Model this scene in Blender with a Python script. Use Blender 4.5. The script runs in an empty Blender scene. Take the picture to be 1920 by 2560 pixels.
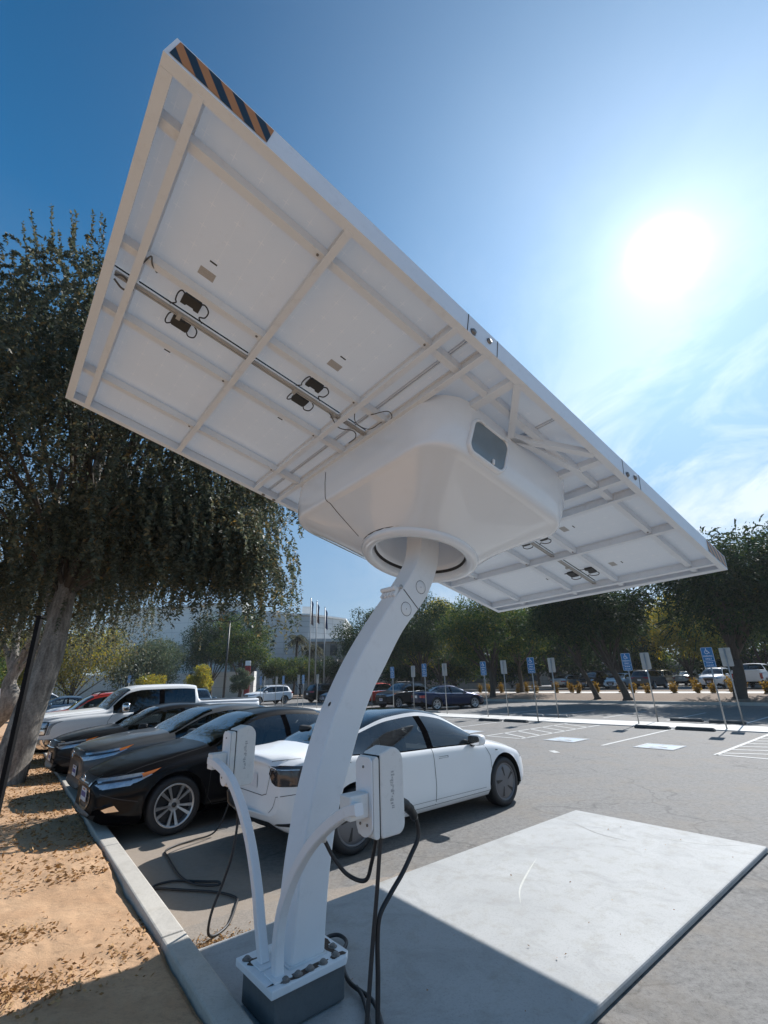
import bpy, bmesh, math, random
import numpy as np
from mathutils import Vector, Matrix
from mathutils.bvhtree import BVHTree
random.seed(7); NP = np.random.RandomState(11)
scene = bpy.context.scene
COL = scene.collection
R = math.radians

# ---------------------------------------------------------------- lot frame
LA = R(41.1)
UX, UY = math.cos(LA), math.sin(LA)
def UV(u, v, z=0.0):
    return (UX*u - UY*v, UY*u + UX*v, z)
def uv_of(x, y):
    return (x*UX + y*UY, -x*UY + y*UX)

# ---------------------------------------------------------------- object helpers
def tag(o, label=None, cat=None, group=None, kind=None):
    if label: o['label'] = label
    if cat: o['category'] = cat
    if group: o['group'] = group
    if kind: o['kind'] = kind
    return o
def empty(name, loc, rz=0.0, label=None, cat=None, group=None):
    o = bpy.data.objects.new(name, None); COL.objects.link(o)
    o.location = loc; o.rotation_euler = (0, 0, rz); o.empty_display_size = .2
    return tag(o, label, cat, group)
def copy_tree(o, parent=None):
    c = o.copy(); COL.objects.link(c); c.parent = parent
    for ch in list(o.children):
        copy_tree(ch, c)
    return c
def base_loc(o):
    v = Vector((0, 0, 0))
    while o is not None:
        v = v + Vector(o.location); o = o.parent
    return v

class MB:
    """collects faces, links them as one mesh object"""
    def __init__(s): s.v = []; s.f = []; s.m = []; s.sm = []; s.cur = 0; s.smooth = False; s.uv = None
    def add(s, vs, fs, mi=None, smooth=None):
        b = len(s.v); s.v += [tuple(p) for p in vs]
        for f in fs:
            s.f.append([b+i for i in f]); s.m.append(s.cur if mi is None else mi)
            s.sm.append(s.smooth if smooth is None else smooth)
        return b
    def box(s, c, d, M=None, mi=None):
        x, y, z = d[0]/2, d[1]/2, d[2]/2
        vs = [Vector((sx*x, sy*y, sz*z)) for sx in (-1, 1) for sy in (-1, 1) for sz in (-1, 1)]
        if M is not None: vs = [M @ p for p in vs]
        vs = [p+Vector(c) for p in vs]
        s.add(vs, [(0,1,3,2),(4,6,7,5),(0,4,5,1),(2,3,7,6),(0,2,6,4),(1,5,7,3)], mi, False)
    def bar(s, a, b, w, h, up=(0,0,1), mi=None):
        a, b = Vector(a), Vector(b); d = b-a; L = d.length
        if L < 1e-6: return
        d.normalize(); up = Vector(up); x = d.cross(up)
        if x.length < 1e-4: x = d.cross(Vector((1,0,0)))
        x.normalize(); y = x.cross(d)
        M = Matrix((x, d, y)).transposed()
        s.box((a+b)/2, (w, L, h), M, mi)
    def tube(s, pts, rad, n=8, cap=True, mi=None, sq=False, smooth=True):
        pts = [Vector(p) for p in pts]; k = len(pts)
        rs = rad if isinstance(rad, (list, tuple)) else [rad]*k
        t0 = (pts[1]-pts[0]).normalized()
        ref = Vector((0,0,1)) if abs(t0.z) < .9 else Vector((1,0,0))
        nrm = t0.cross(ref).normalized(); vs = []
        for i in range(k):
            t = (pts[min(i+1,k-1)]-pts[max(i-1,0)]).normalized()
            nrm = (nrm - t*nrm.dot(t)).normalized(); bn = t.cross(nrm)
            for j in range(n):
                a = 2*math.pi*(j+.5*(n==4))/n
                vs.append(pts[i]+(nrm*math.cos(a)+bn*math.sin(a))*rs[i])
        fs = []
        for i in range(k-1):
            for j in range(n):
                fs.append((i*n+j, i*n+(j+1)%n, (i+1)*n+(j+1)%n, (i+1)*n+j))
        b = s.add(vs, fs, mi, smooth)
        if cap:
            s.add([vs[j] for j in range(n)], [tuple(reversed(range(n)))], mi, False)
            s.add([vs[(k-1)*n+j] for j in range(n)], [tuple(range(n))], mi, False)
    def lathe(s, prof, M, n=24, mi=None, smooth=True, closed=False):
        """prof: list of (r, h); axis = local z of M"""
        vs = []
        for r, h in prof:
            for j in range(n):
                a = 2*math.pi*j/n; vs.append(M @ Vector((r*math.cos(a), r*math.sin(a), h)))
        fs = []; k = len(prof)
        for i in range(k-1):
            for j in range(n):
                fs.append((i*n+j, i*n+(j+1)%n, (i+1)*n+(j+1)%n, (i+1)*n+j))
        s.add(vs, fs, mi, smooth)
    def prism(s, poly, off, mi=None, smooth=False):
        """poly: 3D points of one face; off: extrusion vector"""
        a = [Vector(p) for p in poly]; o = Vector(off); n = len(a)
        vs = a + [p+o for p in a]
        fs = [tuple(range(n))[::-1], tuple(range(n, 2*n))]
        s.add(vs, fs, mi, False)
        s.add(vs, [(i, (i+1)%n, n+(i+1)%n, n+i) for i in range(n)], mi, smooth)
    def build(s, name, mats, parent=None, world=False, bevel=0, seg=2, recalc=True, autosmooth=None):
        me = bpy.data.meshes.new(name)
        vs = s.v
        if world and parent is not None:
            L = base_loc(parent); vs = [(p[0]-L.x, p[1]-L.y, p[2]-L.z) for p in vs]
        me.from_pydata([tuple(p) for p in vs], [], s.f)
        if not isinstance(mats, (list, tuple)): mats = [mats]
        for m in mats: me.materials.append(m)
        me.polygons.foreach_set('material_index', s.m)
        me.polygons.foreach_set('use_smooth', s.sm)
        me.update()
        if recalc:
            bm = bmesh.new(); bm.from_mesh(me)
            bmesh.ops.remove_doubles(bm, verts=bm.verts, dist=1e-5)
            bmesh.ops.recalc_face_normals(bm, faces=bm.faces); bm.to_mesh(me); bm.free()
        o = bpy.data.objects.new(name, me); COL.objects.link(o)
        if parent is not None: o.parent = parent
        if bevel:
            m = o.modifiers.new('bevel', 'BEVEL'); m.width = bevel; m.segments = seg
            m.limit_method = 'ANGLE'; m.angle_limit = R(35); m.harden_normals = False
        return o

def rrect(w, h, r, n=5):
    pts = []
    for cx, cy, a0 in ((w/2-r, h/2-r, 0), (-w/2+r, h/2-r, 90), (-w/2+r, -h/2+r, 180), (w/2-r, -h/2+r, 270)):
        for i in range(n+1):
            a = R(a0+90*i/n); pts.append((cx+r*math.cos(a), cy+r*math.sin(a)))
    return pts
def pchip(xs, ys, xq):
    xs = np.array(xs, float); ys = np.array(ys, float); xq = np.clip(np.array(xq, float), xs[0], xs[-1])
    h = np.diff(xs); d = np.diff(ys)/h; m = np.zeros_like(ys)
    if len(xs) > 2:
        for i in range(1, len(xs)-1):
            if d[i-1]*d[i] > 0:
                w1 = 2*h[i]+h[i-1]; w2 = h[i]+2*h[i-1]; m[i] = (w1+w2)/(w1/d[i-1]+w2/d[i])
    m[0] = d[0]; m[-1] = d[-1]
    i = np.clip(np.searchsorted(xs, xq, side='right')-1, 0, len(xs)-2)
    t = (xq-xs[i])/h[i]
    return ((1+2*t)*(1-t)**2*ys[i] + t*(1-t)**2*h[i]*m[i] + t*t*(3-2*t)*ys[i+1] + t*t*(t-1)*h[i]*m[i+1])
def spline(pts, n=8):
    """catmull-rom through 3D points"""
    P = [Vector(p) for p in pts]; P = [P[0]*2-P[1]]+P+[P[-1]*2-P[-2]]; out = []
    for i in range(1, len(P)-2):
        for k in range(n):
            t = k/n; a, b, c, d = P[i-1], P[i], P[i+1], P[i+2]
            out.append(.5*((2*b)+(c-a)*t+(2*a-5*b+4*c-d)*t*t+(3*b-a-3*c+d)*t**3))
    out.append(P[-2]); return out

# ---------------------------------------------------------------- materials
def newmat(name):
    m = bpy.data.materials.new(name); m.use_nodes = True
    nt = m.node_tree; b = nt.nodes['Principled BSDF']
    return m, nt, b
def N(nt, t, **k):
    n = nt.nodes.new(t)
    for a, v in k.items():
        if a.startswith('i_'):
            n.inputs[a[2:].replace('_', ' ')].default_value = v
        else: setattr(n, a, v)
    return n
def math_n(nt, op, a, b=None, c=None, clamp=False):
    n = nt.nodes.new('ShaderNodeMath'); n.operation = op; n.use_clamp = clamp
    for i, x in enumerate((a, b, c)):
        if x is None: continue
        if hasattr(x, 'is_linked') or isinstance(x, bpy.types.NodeSocket): nt.links.new(x, n.inputs[i])
        else: n.inputs[i].default_value = x
    return n.outputs[0]
def mixc(nt, fac, a, b, mode='MIX'):
    n = nt.nodes.new('ShaderNodeMix'); n.data_type = 'RGBA'; n.blend_type = mode
    for i, x in ((0, fac), (6, a), (7, b)):
        if isinstance(x, bpy.types.NodeSocket): nt.links.new(x, n.inputs[i])
        elif i == 0: n.inputs[0].default_value = x
        else: n.inputs[i].default_value = (x[0], x[1], x[2], 1)
    return n.outputs[2]
def ramp(nt, fac, stops):
    n = nt.nodes.new('ShaderNodeValToRGB'); nt.links.new(fac, n.inputs[0])
    e = n.color_ramp.elements
    while len(e) < len(stops): e.new(.5)
    for i, (p, c) in enumerate(stops):
        e[i].position = p; e[i].color = (c, c, c, 1) if not isinstance(c, (tuple, list)) else (*c, 1)
    return n.outputs[0]
def noise(nt, co, scale, detail=4, rough=.55, dist=0):
    n = nt.nodes.new('ShaderNodeTexNoise'); nt.links.new(co, n.inputs['Vector'])
    n.inputs['Scale'].default_value = scale; n.inputs['Detail'].default_value = detail
    n.inputs['Roughness'].default_value = rough; n.inputs['Distortion'].default_value = dist
    return n.outputs['Fac']
def coords(nt, which='Object'):
    return nt.nodes.new('ShaderNodeTexCoord').outputs[which]
def geo_pos(nt): return nt.nodes.new('ShaderNodeNewGeometry').outputs['Position']
def bump(nt, b, h, strength=.3, dist=.01):
    n = nt.nodes.new('ShaderNodeBump'); nt.links.new(h, n.inputs['Height'])
    n.inputs['Strength'].default_value = strength; n.inputs['Distance'].default_value = dist
    nt.links.new(n.outputs[0], b.inputs['Normal'])
def mat(name, col, rough=.5, metal=0, var=.12, scale=6, coat=0, bumps=0, bscale=80, spec=.5, dirt=0):
    m, nt, b = newmat(name)
    b.inputs['Roughness'].default_value = rough; b.inputs['Metallic'].default_value = metal
    b.inputs['Coat Weight'].default_value = coat; b.inputs['Coat Roughness'].default_value = .04
    b.inputs['Specular IOR Level'].default_value = spec
    co = geo_pos(nt)
    f = noise(nt, co, scale, 5)
    c = mixc(nt, f, tuple(x*(1-var) for x in col), tuple(min(1, x*(1+var)) for x in col))
    if dirt:
        g = ramp(nt, noise(nt, co, scale*3.1, 8, .7), [(.55, 0), (.78, 1)])
        c = mixc(nt, math_n(nt, 'MULTIPLY', g, dirt), c, (.12, .10, .08))
    nt.links.new(c, b.inputs['Base Color'])
    if bumps: bump(nt, b, noise(nt, co, bscale, 3), bumps, .005)
    return m
M = {}
M['white_paint'] = mat('white painted steel', (.78, .80, .82), .38, 0, .05, 3, 0, .08, 120, dirt=.12)
M['frame_white'] = mat('white frame paint', (.72, .785, .86), .45, 0, .05, 4, 0, .06, 90, dirt=.16)
M['pod_white'] = mat('white fibreglass', (.76, .81, .87), .22, 0, .03, 1.4, .8, .03, 60, dirt=.05)
M['charger_white'] = mat('white plastic housing', (.74, .74, .72), .5, 0, .05, 9, 0, .08, 200, dirt=.22)
M['dark_gap'] = mat('dark gap', (.03, .03, .032), .8)
M['stain_dark'] = mat('rust and grime', (.07, .05, .038), .85, 0, .5, 40, 0, .4, 120)
M['bolt'] = mat('weathered bolt', (.22, .21, .20), .55, .6, .4, 60)
M['steel'] = mat('galvanised steel', (.42, .43, .44), .42, .85, .15, 8)
M['rubber'] = mat('black rubber', (.018, .018, .02), .6, 0, .2, 30)
M['cable'] = mat('cable rubber', (.022, .022, .024), .5, 0, .2, 30)
M['conduit'] = mat('grey conduit', (.40, .40, .39), .5)
M['wire_grey'] = mat('dull wiring', (.10, .10, .10), .7)
M['jbox'] = mat('black junction box', (.025, .028, .03), .5)
M['label'] = mat('printed label', (.42, .42, .42), .6, 0, .5, 220)
M['hz_orange'] = mat('orange reflective', (.45, .19, .055), .45, 0, .1, 10)
M['hz_dark'] = mat('black reflective', (.02, .028, .035), .4)
M['asph_dark'] = mat('dark asphalt', (.06, .06, .062), .9)
M['black_pl'] = mat('black plastic', (.02, .02, .021), .45)
M['chrome'] = mat('chrome', (.72, .72, .73), .12, 1, .03)
M['alloy'] = mat('machined alloy', (.62, .62, .63), .28, .9, .05)
M['alloy_dark'] = mat('dark alloy', (.045, .045, .05), .38, .6, .1)
M['rim_grey'] = mat('grey wheel cover', (.16, .16, .17), .4, .4, .1)
M['seat'] = mat('dark seat cloth', (.035, .035, .037), .8)
M['seat_white'] = mat('pale seat', (.55, .54, .52), .6)
M['lamp_red'] = mat('red lamp lens', (.30, .008, .008), .12, 0, .1, 20, .6)
M['lamp_dark'] = mat('smoked lamp lens', (.045, .04, .042), .08, 0, .1, 20, .8)
M['lamp_clear'] = mat('clear lamp lens', (.44, .49, .54), .12, .5, .45, 30, .8)
M['lamp_orange'] = mat('amber lamp lens', (.50, .15, .03), .15, 0, .1, 20, .8)
M['plate_w'] = mat('white plate', (.7, .7, .72), .5)
M['plate_ink'] = mat('plate ink', (.05, .06, .25), .5)
M['sign_blue'] = mat('sign blue', (.012, .165, .40), .42, 0, .08, 5)
M['sign_white'] = mat('sign white', (.78, .80, .82), .45)
M['sign_back'] = mat('sign back aluminium', (.40, .40, .38), .5, .3, .15, 6)
M['galv'] = mat('galvanised post', (.36, .36, .35), .5, .5, .2, 20)
M['rubberstop'] = mat('dark wheel stop', (.075, .077, .075), .8, 0, .3, 14, 0, .3, 90)
M['stop_grey'] = mat('grey wheel stop', (.30, .30, .29), .85, 0, .2, 14, 0, .3, 90)
M['black_post'] = mat('black post', (.006, .006, .007), .7, spec=.15)
M['pillar'] = mat('gloss black pillar', (.004, .004, .005), .3, spec=0)

def glass_mat(name, tint, k=.30):
    m, nt, b = newmat(name); out = nt.nodes['Material Output']
    tr = N(nt, 'ShaderNodeBsdfTransparent'); tr.inputs[0].default_value = (*tint, 1)
    gl = N(nt, 'ShaderNodeBsdfGlossy'); gl.inputs['Roughness'].default_value = .015
    gl.inputs[0].default_value = (.92, .96, 1, 1)
    fr = N(nt, 'ShaderNodeFresnel'); fr.inputs[0].default_value = 1.55
    f = math_n(nt, 'MULTIPLY_ADD', fr.outputs[0], 1.15, .03, clamp=True)
    mx = N(nt, 'ShaderNodeMixShader'); nt.links.new(f, mx.inputs[0])
    nt.links.new(tr.outputs[0], mx.inputs[1]); nt.links.new(gl.outputs[0], mx.inputs[2])
    nt.links.new(mx.outputs[0], out.inputs[0]); return m
M['glass'] = glass_mat('car glass', (.42, .46, .46))
M['glass_dark'] = glass_mat('tinted glass', (.06, .065, .07))
M['glass_roof'] = glass_mat('roof glass', (.015, .018, .022))
def paint(name, col, flake=0, rough=.35, coat=1.0):
    return mat(name, col, rough, flake, .03, 2, coat*.5, spec=.05)
PAINT = dict(white=paint('white car paint', (.80, .81, .82), 0, .3), black=paint('black car paint', (.006, .006, .007), 0, .45, .55),
    grey=paint('grey car paint', (.085, .09, .095), .3, .35, .9), silver=paint('silver car paint', (.46, .47, .48), .6),
    navy=paint('navy car paint', (.008, .018, .055), .4), red=paint('red car paint', (.42, .035, .02), .2),
    blue=paint('blue grey car paint', (.10, .15, .20), .5), tan=paint('beige car paint', (.42, .38, .30), .4), dark=paint('charcoal car paint', (.014, .015, .017), .0, .4, .6))

# asphalt
def asphalt(name, base, crack=True, dust=False):
    m, nt, b = newmat(name); co = geo_pos(nt)
    n1 = noise(nt, co, .35, 6, .6); n2 = noise(nt, co, 3.5, 8, .7); n3 = noise(nt, co, 95, 3, .7)
    v = N(nt, 'ShaderNodeTexVoronoi'); v.inputs['Scale'].default_value = 130; nt.links.new(co, v.inputs['Vector'])
    c = mixc(nt, ramp(nt, n1, [(.3, 0), (.7, 1)]), tuple(x*.86 for x in base), tuple(x*1.12 for x in base))
    c = mixc(nt, ramp(nt, n2, [(.35, 0), (.72, 1)]), c, tuple(x*.78 for x in base))
    c = mixc(nt, math_n(nt, 'MULTIPLY', ramp(nt, n3, [(.38, 0), (.62, 1)]), .45), c, tuple(min(1, x*1.75) for x in base))
    c = mixc(nt, math_n(nt, 'MULTIPLY', ramp(nt, v.outputs['Distance'], [(.0, 1), (.35, 0)]), .5), c, tuple(x*.45 for x in base))
    n4 = noise(nt, co, 19, 7, .85)
    c = mixc(nt, math_n(nt, 'MULTIPLY', ramp(nt, n4, [(.44, 0), (.56, 1)]), .85), c, tuple(x*1.5 for x in base))
    c = mixc(nt, math_n(nt, 'MULTIPLY', ramp(nt, n4, [(.35, 1), (.46, 0)]), .80), c, tuple(x*.5 for x in base))
    h = n3
    if crack:
        # warped voronoi edges make long cracks, gated by patches
        w = N(nt, 'ShaderNodeTexNoise'); nt.links.new(co, w.inputs['Vector']); w.inputs['Scale'].default_value = 1.3; w.inputs['Detail'].default_value = 6
        va = N(nt, 'ShaderNodeVectorMath'); va.operation = 'MULTIPLY_ADD'; nt.links.new(w.outputs['Color'], va.inputs[0])
        va.inputs[1].default_value = (1.1, 1.1, 0); nt.links.new(co, va.inputs[2])
        for sc, th, gate in ((.42, .010, (.42, .52)), (1.25, .012, (.55, .62))):
            e = N(nt, 'ShaderNodeTexVoronoi'); e.feature = 'DISTANCE_TO_EDGE'; e.inputs['Scale'].default_value = sc
            nt.links.new(va.outputs[0], e.inputs['Vector'])
            k = ramp(nt, e.outputs['Distance'], [(0, 1), (th*sc*2.2, 0)])
            g = ramp(nt, noise(nt, co, .55*sc+.2, 2), [(gate[0], 0), (gate[1], 1)])
            c = mixc(nt, math_n(nt, 'MULTIPLY', math_n(nt, 'MULTIPLY', k, g), .6), c, (.045, .044, .042))
    mo = noise(nt, co, 7.5, 8, .8)
    c = mixc(nt, math_n(nt, 'MULTIPLY', ramp(nt, mo, [(.40, 1), (.52, 0)]), .35), c, tuple(x*.55 for x in base))
    br_ = ramp(nt, noise(nt, co, 1.1, 9, .75), [(.47, 0), (.62, 1)])
    c = mixc(nt, math_n(nt, 'MULTIPLY', br_, .40), c, (.20, .165, .125))
    # oil stains
    st = ramp(nt, noise(nt, co, .9, 5, .6), [(.60, 0), (.74, 1)])
    c = mixc(nt, math_n(nt, 'MULTIPLY', st, .45), c, (.05, .047, .043))
    if dust:       # sandy dust washed on to the asphalt beside the kerb
        dd = nt.nodes.new('ShaderNodeVectorMath'); dd.operation = 'DOT_PRODUCT'; nt.links.new(co, dd.inputs[0])
        dd.inputs[1].default_value = (UX+.0535*UY, UY-.0535*UX, 0)
        q = math_n(nt, 'ADD', math_n(nt, 'SUBTRACT', dd.outputs['Value'], 1.38), math_n(nt, 'MULTIPLY', noise(nt, co, 1.6, 6, .6), -1.5))
        k = ramp(nt, q, [(0, .85), (.55, .28), (1, 0)])
        c = mixc(nt, math_n(nt, 'MULTIPLY', k, ramp(nt, n3, [(.25, 1), (.75, .5)])), c, (.36, .285, .215))
    nt.links.new(c, b.inputs['Base Color']); b.inputs['Roughness'].default_value = .82
    bump(nt, b, h, .55, .006); return m
M['asphalt'] = asphalt('asphalt', (.138, .133, .126), True, True)
M['asphalt_far'] = asphalt('far asphalt', (.165, .164, .16), False)
def dusty():
    m, nt, b = newmat('dusty asphalt edge'); co = geo_pos(nt)
    n2 = noise(nt, co, 5, 8, .7); n3 = noise(nt, co, 60, 3, .7)
    c = mixc(nt, n2, (.34, .28, .225), (.23, .21, .185))
    c = mixc(nt, math_n(nt, 'MULTIPLY', ramp(nt, n3, [(.4, 0), (.65, 1)]), .4), c, (.10, .085, .07))
    nt.links.new(c, b.inputs['Base Color']); b.inputs['Roughness'].default_value = .9
    bump(nt, b, n3, .5, .006)
    # fade out towards the lot through alpha noise edge
    return m
M['dusty'] = dusty()
def concrete(name, base, blotch=.3, speck=.35, sc=1):
    m, nt, b = newmat(name); co = geo_pos(nt)
    n1 = noise(nt, co, .8*sc, 6, .6); n2 = noise(nt, co, 6*sc, 8, .75); n3 = noise(nt, co, 70, 4, .75); n5 = noise(nt, co, 2.1*sc, 9, .7, 1.2)
    c = mixc(nt, ramp(nt, n1, [(.3, 0), (.7, 1)]), tuple(x*.86 for x in base), tuple(min(1, x*1.08) for x in base))
    c = mixc(nt, math_n(nt, 'MULTIPLY', ramp(nt, n5, [(.50, 0), (.66, 1)]), blotch), c, tuple(x*.78 for x in base))
    c = mixc(nt, math_n(nt, 'MULTIPLY', ramp(nt, n2, [(.5, 0), (.75, 1)]), blotch), c, (base[0]*.72, base[1]*.68, base[2]*.60))
    c = mixc(nt, math_n(nt, 'MULTIPLY', ramp(nt, n3, [(.52, 0), (.72, 1)]), speck), c, tuple(x*.6 for x in base))
    nt.links.new(c, b.inputs['Base Color']); b.inputs['Roughness'].default_value = .75
    bump(nt, b, n3, .3, .004); return m
M['slab'] = concrete('slab concrete', (.40, .405, .40), .85, .7)
M['kerb'] = concrete('kerb concrete', (.50, .465, .41), .6, .7)
M['walk'] = concrete('walk concrete', (.60, .58, .54), .2, .3)
M['ped'] = concrete('pedestal steel', (.115, .125, .13), .4, .4, 3)
M['line'] = concrete('worn white line', (.55, .55, .53), .95, .95, 5)
def facade(name, base, sx, sz, jw=.012, joint=.62):
    """panel joints from object-space brick pattern"""
    m, nt, b = newmat(name); co = coords(nt, 'UV')
    br = N(nt, 'ShaderNodeTexBrick'); nt.links.new(co, br.inputs['Vector']); br.offset = 0
    br.inputs['Scale'].default_value = 1; br.inputs['Brick Width'].default_value = sx; br.inputs['Row Height'].default_value = sz
    br.inputs['Mortar Size'].default_value = jw; br.inputs['Mortar Smooth'].default_value = .3
    br.inputs['Color1'].default_value = (*base, 1); br.inputs['Color2'].default_value = (*[x*.93 for x in base], 1)
    br.inputs['Mortar'].default_value = (*[x*joint for x in base], 1)
    n = noise(nt, geo_pos(nt), .25, 5)
    c = mixc(nt, math_n(nt, 'MULTIPLY', n, .3), br.outputs['Color'], tuple(x*.7 for x in base))
    nt.links.new(c, b.inputs['Base Color']); b.inputs['Roughness'].default_value = .85; return m
M['facade'] = facade('panel facade', (.58, .585, .58), 2.4, .9, .05)
M['facade2'] = facade('pale facade', (.80, .79, .76), 3.0, 1.5, .03)
M['stone_brown'] = facade('brown stone', (.33, .30, .26), 1.6, 1.1, .03)
def window_grid():
    m, nt, b = newmat('curtain glass'); co = coords(nt, 'UV')
    br = N(nt, 'ShaderNodeTexBrick'); nt.links.new(co, br.inputs['Vector']); br.offset = 0
    br.inputs['Scale'].default_value = 1; br.inputs['Brick Width'].default_value = 1.25; br.inputs['Row Height'].default_value = 1.1
    br.inputs['Mortar Size'].default_value = .06
    br.inputs['Color1'].default_value = (.16, .19, .21, 1); br.inputs['Color2'].default_value = (.24, .27, .28, 1)
    br.inputs['Mortar'].default_value = (.05, .045, .04, 1)
    nt.links.new(br.outputs['Color'], b.inputs['Base Color']); b.inputs['Roughness'].default_value = .12; return m
M['curtain'] = window_grid()
M['win_dark'] = mat('dark window', (.04, .05, .06), .1)
# foliage
def leaf_mat(name, cols, trans=.35, rough=.5, spec=.12):
    m, nt, b = newmat(name); out = nt.nodes['Material Output']
    g = nt.nodes.new('ShaderNodeNewGeometry')
    oi = noise(nt, g.outputs['Position'], 1.1, 3, .6)
    f = math_n(nt, 'ADD', math_n(nt, 'MULTIPLY', g.outputs['Random Per Island'], .55), math_n(nt, 'MULTIPLY', oi, .5))
    n = nt.nodes.new('ShaderNodeValToRGB'); nt.links.new(f, n.inputs[0]); e = n.color_ramp.elements
    while len(e) < len(cols): e.new(.5)
    for i, (p, c) in enumerate(cols): e[i].position = p; e[i].color = (*c, 1)
    nt.links.new(n.outputs[0], b.inputs['Base Color']); b.inputs['Roughness'].default_value = rough+.08; b.inputs['Specular IOR Level'].default_value = spec
    t = N(nt, 'ShaderNodeBsdfTranslucent')
    hs = N(nt, 'ShaderNodeHueSaturation'); nt.links.new(n.outputs[0], hs.inputs['Color'])
    hs.inputs['Value'].default_value = 1.5; hs.inputs['Saturation'].default_value = 1.15
    nt.links.new(hs.outputs[0], t.inputs[0])
    mx = N(nt, 'ShaderNodeMixShader'); mx.inputs[0].default_value = trans
    nt.links.new(b.outputs[0], mx.inputs[1]); nt.links.new(t.outputs[0], mx.inputs[2])
    nt.links.new(mx.outputs[0], out.inputs[0]); return m
M['leaf_big'] = leaf_mat('small grey green leaf', [(.15, (.034, .046, .036)), (.5, (.066, .082, .056)), (.72, (.115, .112, .070)), (.93, (.30, .19, .065))], .40, .42, .35)
M['leaf_dark'] = leaf_mat('dark green leaf', [(.2, (.014, .032, .018)), (.55, (.030, .058, .026)), (.80, (.075, .10, .035)), (.93, (.24, .20, .045))], .26)
M['leaf_mid'] = leaf_mat('mid green leaf', [(.2, (.020, .046, .020)), (.5, (.042, .078, .028)), (.74, (.12, .15, .04)), (.90, (.34, .24, .05))], .34)
M['leaf_yellow'] = leaf_mat('yellow green leaf', [(.15, (.08, .11, .035)), (.5, (.25, .24, .06)), (.85, (.48, .33, .06))], .46)
M['leaf_blue'] = leaf_mat('blue green leaf', [(.15, (.045, .07, .05)), (.5, (.08, .115, .075)), (.85, (.16, .17, .09))], .30)
M['leaf_gold'] = leaf_mat('golden shrub leaf', [(.15, (.08, .055, .02)), (.5, (.24, .145, .035)), (.85, (.38, .25, .07))], .30)
M['palm'] = leaf_mat('palm frond', [(.15, (.05, .06, .04)), (.5, (.09, .10, .06)), (.85, (.17, .15, .09))], .25)
def bark():
    m, nt, b = newmat('pale bark'); co = geo_pos(nt)
    mp = N(nt, 'ShaderNodeMapping'); nt.links.new(co, mp.inputs[0]); mp.inputs['Scale'].default_value = (9, 9, 2.2)
    n1 = noise(nt, mp.outputs[0], 1, 8, .7); n2 = noise(nt, co, 26, 5, .7)
    c = mixc(nt, ramp(nt, n1, [(.36, 0), (.62, 1)]), (.12, .105, .09), (.36, .33, .29))
    c = mixc(nt, math_n(nt, 'MULTIPLY', ramp(nt, n2, [(.45, 0), (.7, 1)]), .6), c, (.07, .06, .05))
    nt.links.new(c, b.inputs['Base Color']); b.inputs['Roughness'].default_value = .9
    bump(nt, b, n1, .8, .03); return m
M['bark'] = bark()
M['bark_dark'] = mat('dark bark', (.075, .062, .05), .95, 0, .4, 12, 0, .6, 30)
def dirt():
    m, nt, b = newmat('dry dirt'); co = geo_pos(nt)
    mp = N(nt, 'ShaderNodeMapping'); nt.links.new(co, mp.inputs[0]); mp.inputs['Scale'].default_value = (1, 1.8, 1); mp.inputs['Rotation'].default_value = (0, 0, .3)
    n1 = noise(nt, mp.outputs[0], 1.6, 8, .65); n2 = noise(nt, mp.outputs[0], 14, 8, .75); n3 = noise(nt, co, 120, 3, .7)
    c = mixc(nt, ramp(nt, n1, [(.32, 0), (.68, 1)]), (.46, .27, .145), (.60, .385, .225))
    c = mixc(nt, math_n(nt, 'MULTIPLY', ramp(nt, n2, [(.50, 0), (.70, 1)]), .65), c, (.29, .18, .10))
    c = mixc(nt, math_n(nt, 'MULTIPLY', ramp(nt, n3, [(.5, 0), (.72, 1)]), .35), c, (.20, .13, .08))
    nt.links.new(c, b.inputs['Base Color']); b.inputs['Roughness'].default_value = .95
    h = math_n(nt, 'ADD', n2, math_n(nt, 'MULTIPLY', n3, .4)); bump(nt, b, h, .6, .02); return m
M['dirt'] = dirt()
M['mulch'] = mat('mulch', (.20, .145, .105), .95, 0, .45, 7, 0, .8, 40, dirt=.5)
M['litter'] = leaf_mat('dry leaf', [(.1, (.13, .07, .035)), (.5, (.34, .19, .08)), (.9, (.58, .40, .22))], .15, .7)
M['grass_dry'] = mat('dry verge', (.23, .20, .13), .95, 0, .4, .8, 0, .5, 30)
M['hill'] = mat('far ground', (.25, .24, .20), .95, 0, .3, .05)
# ---------------------------------------------------------------- camera
cam_d = bpy.data.cameras.new('camera'); cam = bpy.data.objects.new('camera', cam_d); COL.objects.link(cam)
PITCH, ROLL, CAMH = R(20.1), R(1.6), 1.83
F_ = Vector((0, math.cos(PITCH), math.sin(PITCH))); U0 = Vector((0, -math.sin(PITCH), math.cos(PITCH))); R0_ = Vector((1, 0, 0))
Rv = R0_*math.cos(ROLL)-U0*math.sin(ROLL); Uv = U0*math.cos(ROLL)+R0_*math.sin(ROLL)
cam.matrix_world = Matrix((Rv, Uv, -F_)).transposed().to_4x4(); cam.location = (0, 0, CAMH)
cam_d.sensor_fit = 'HORIZONTAL'; cam_d.sensor_width = 36; cam_d.lens = 36*1150/1920
cam_d.clip_start = .05; cam_d.clip_end = 6000
scene.camera = cam
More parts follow.
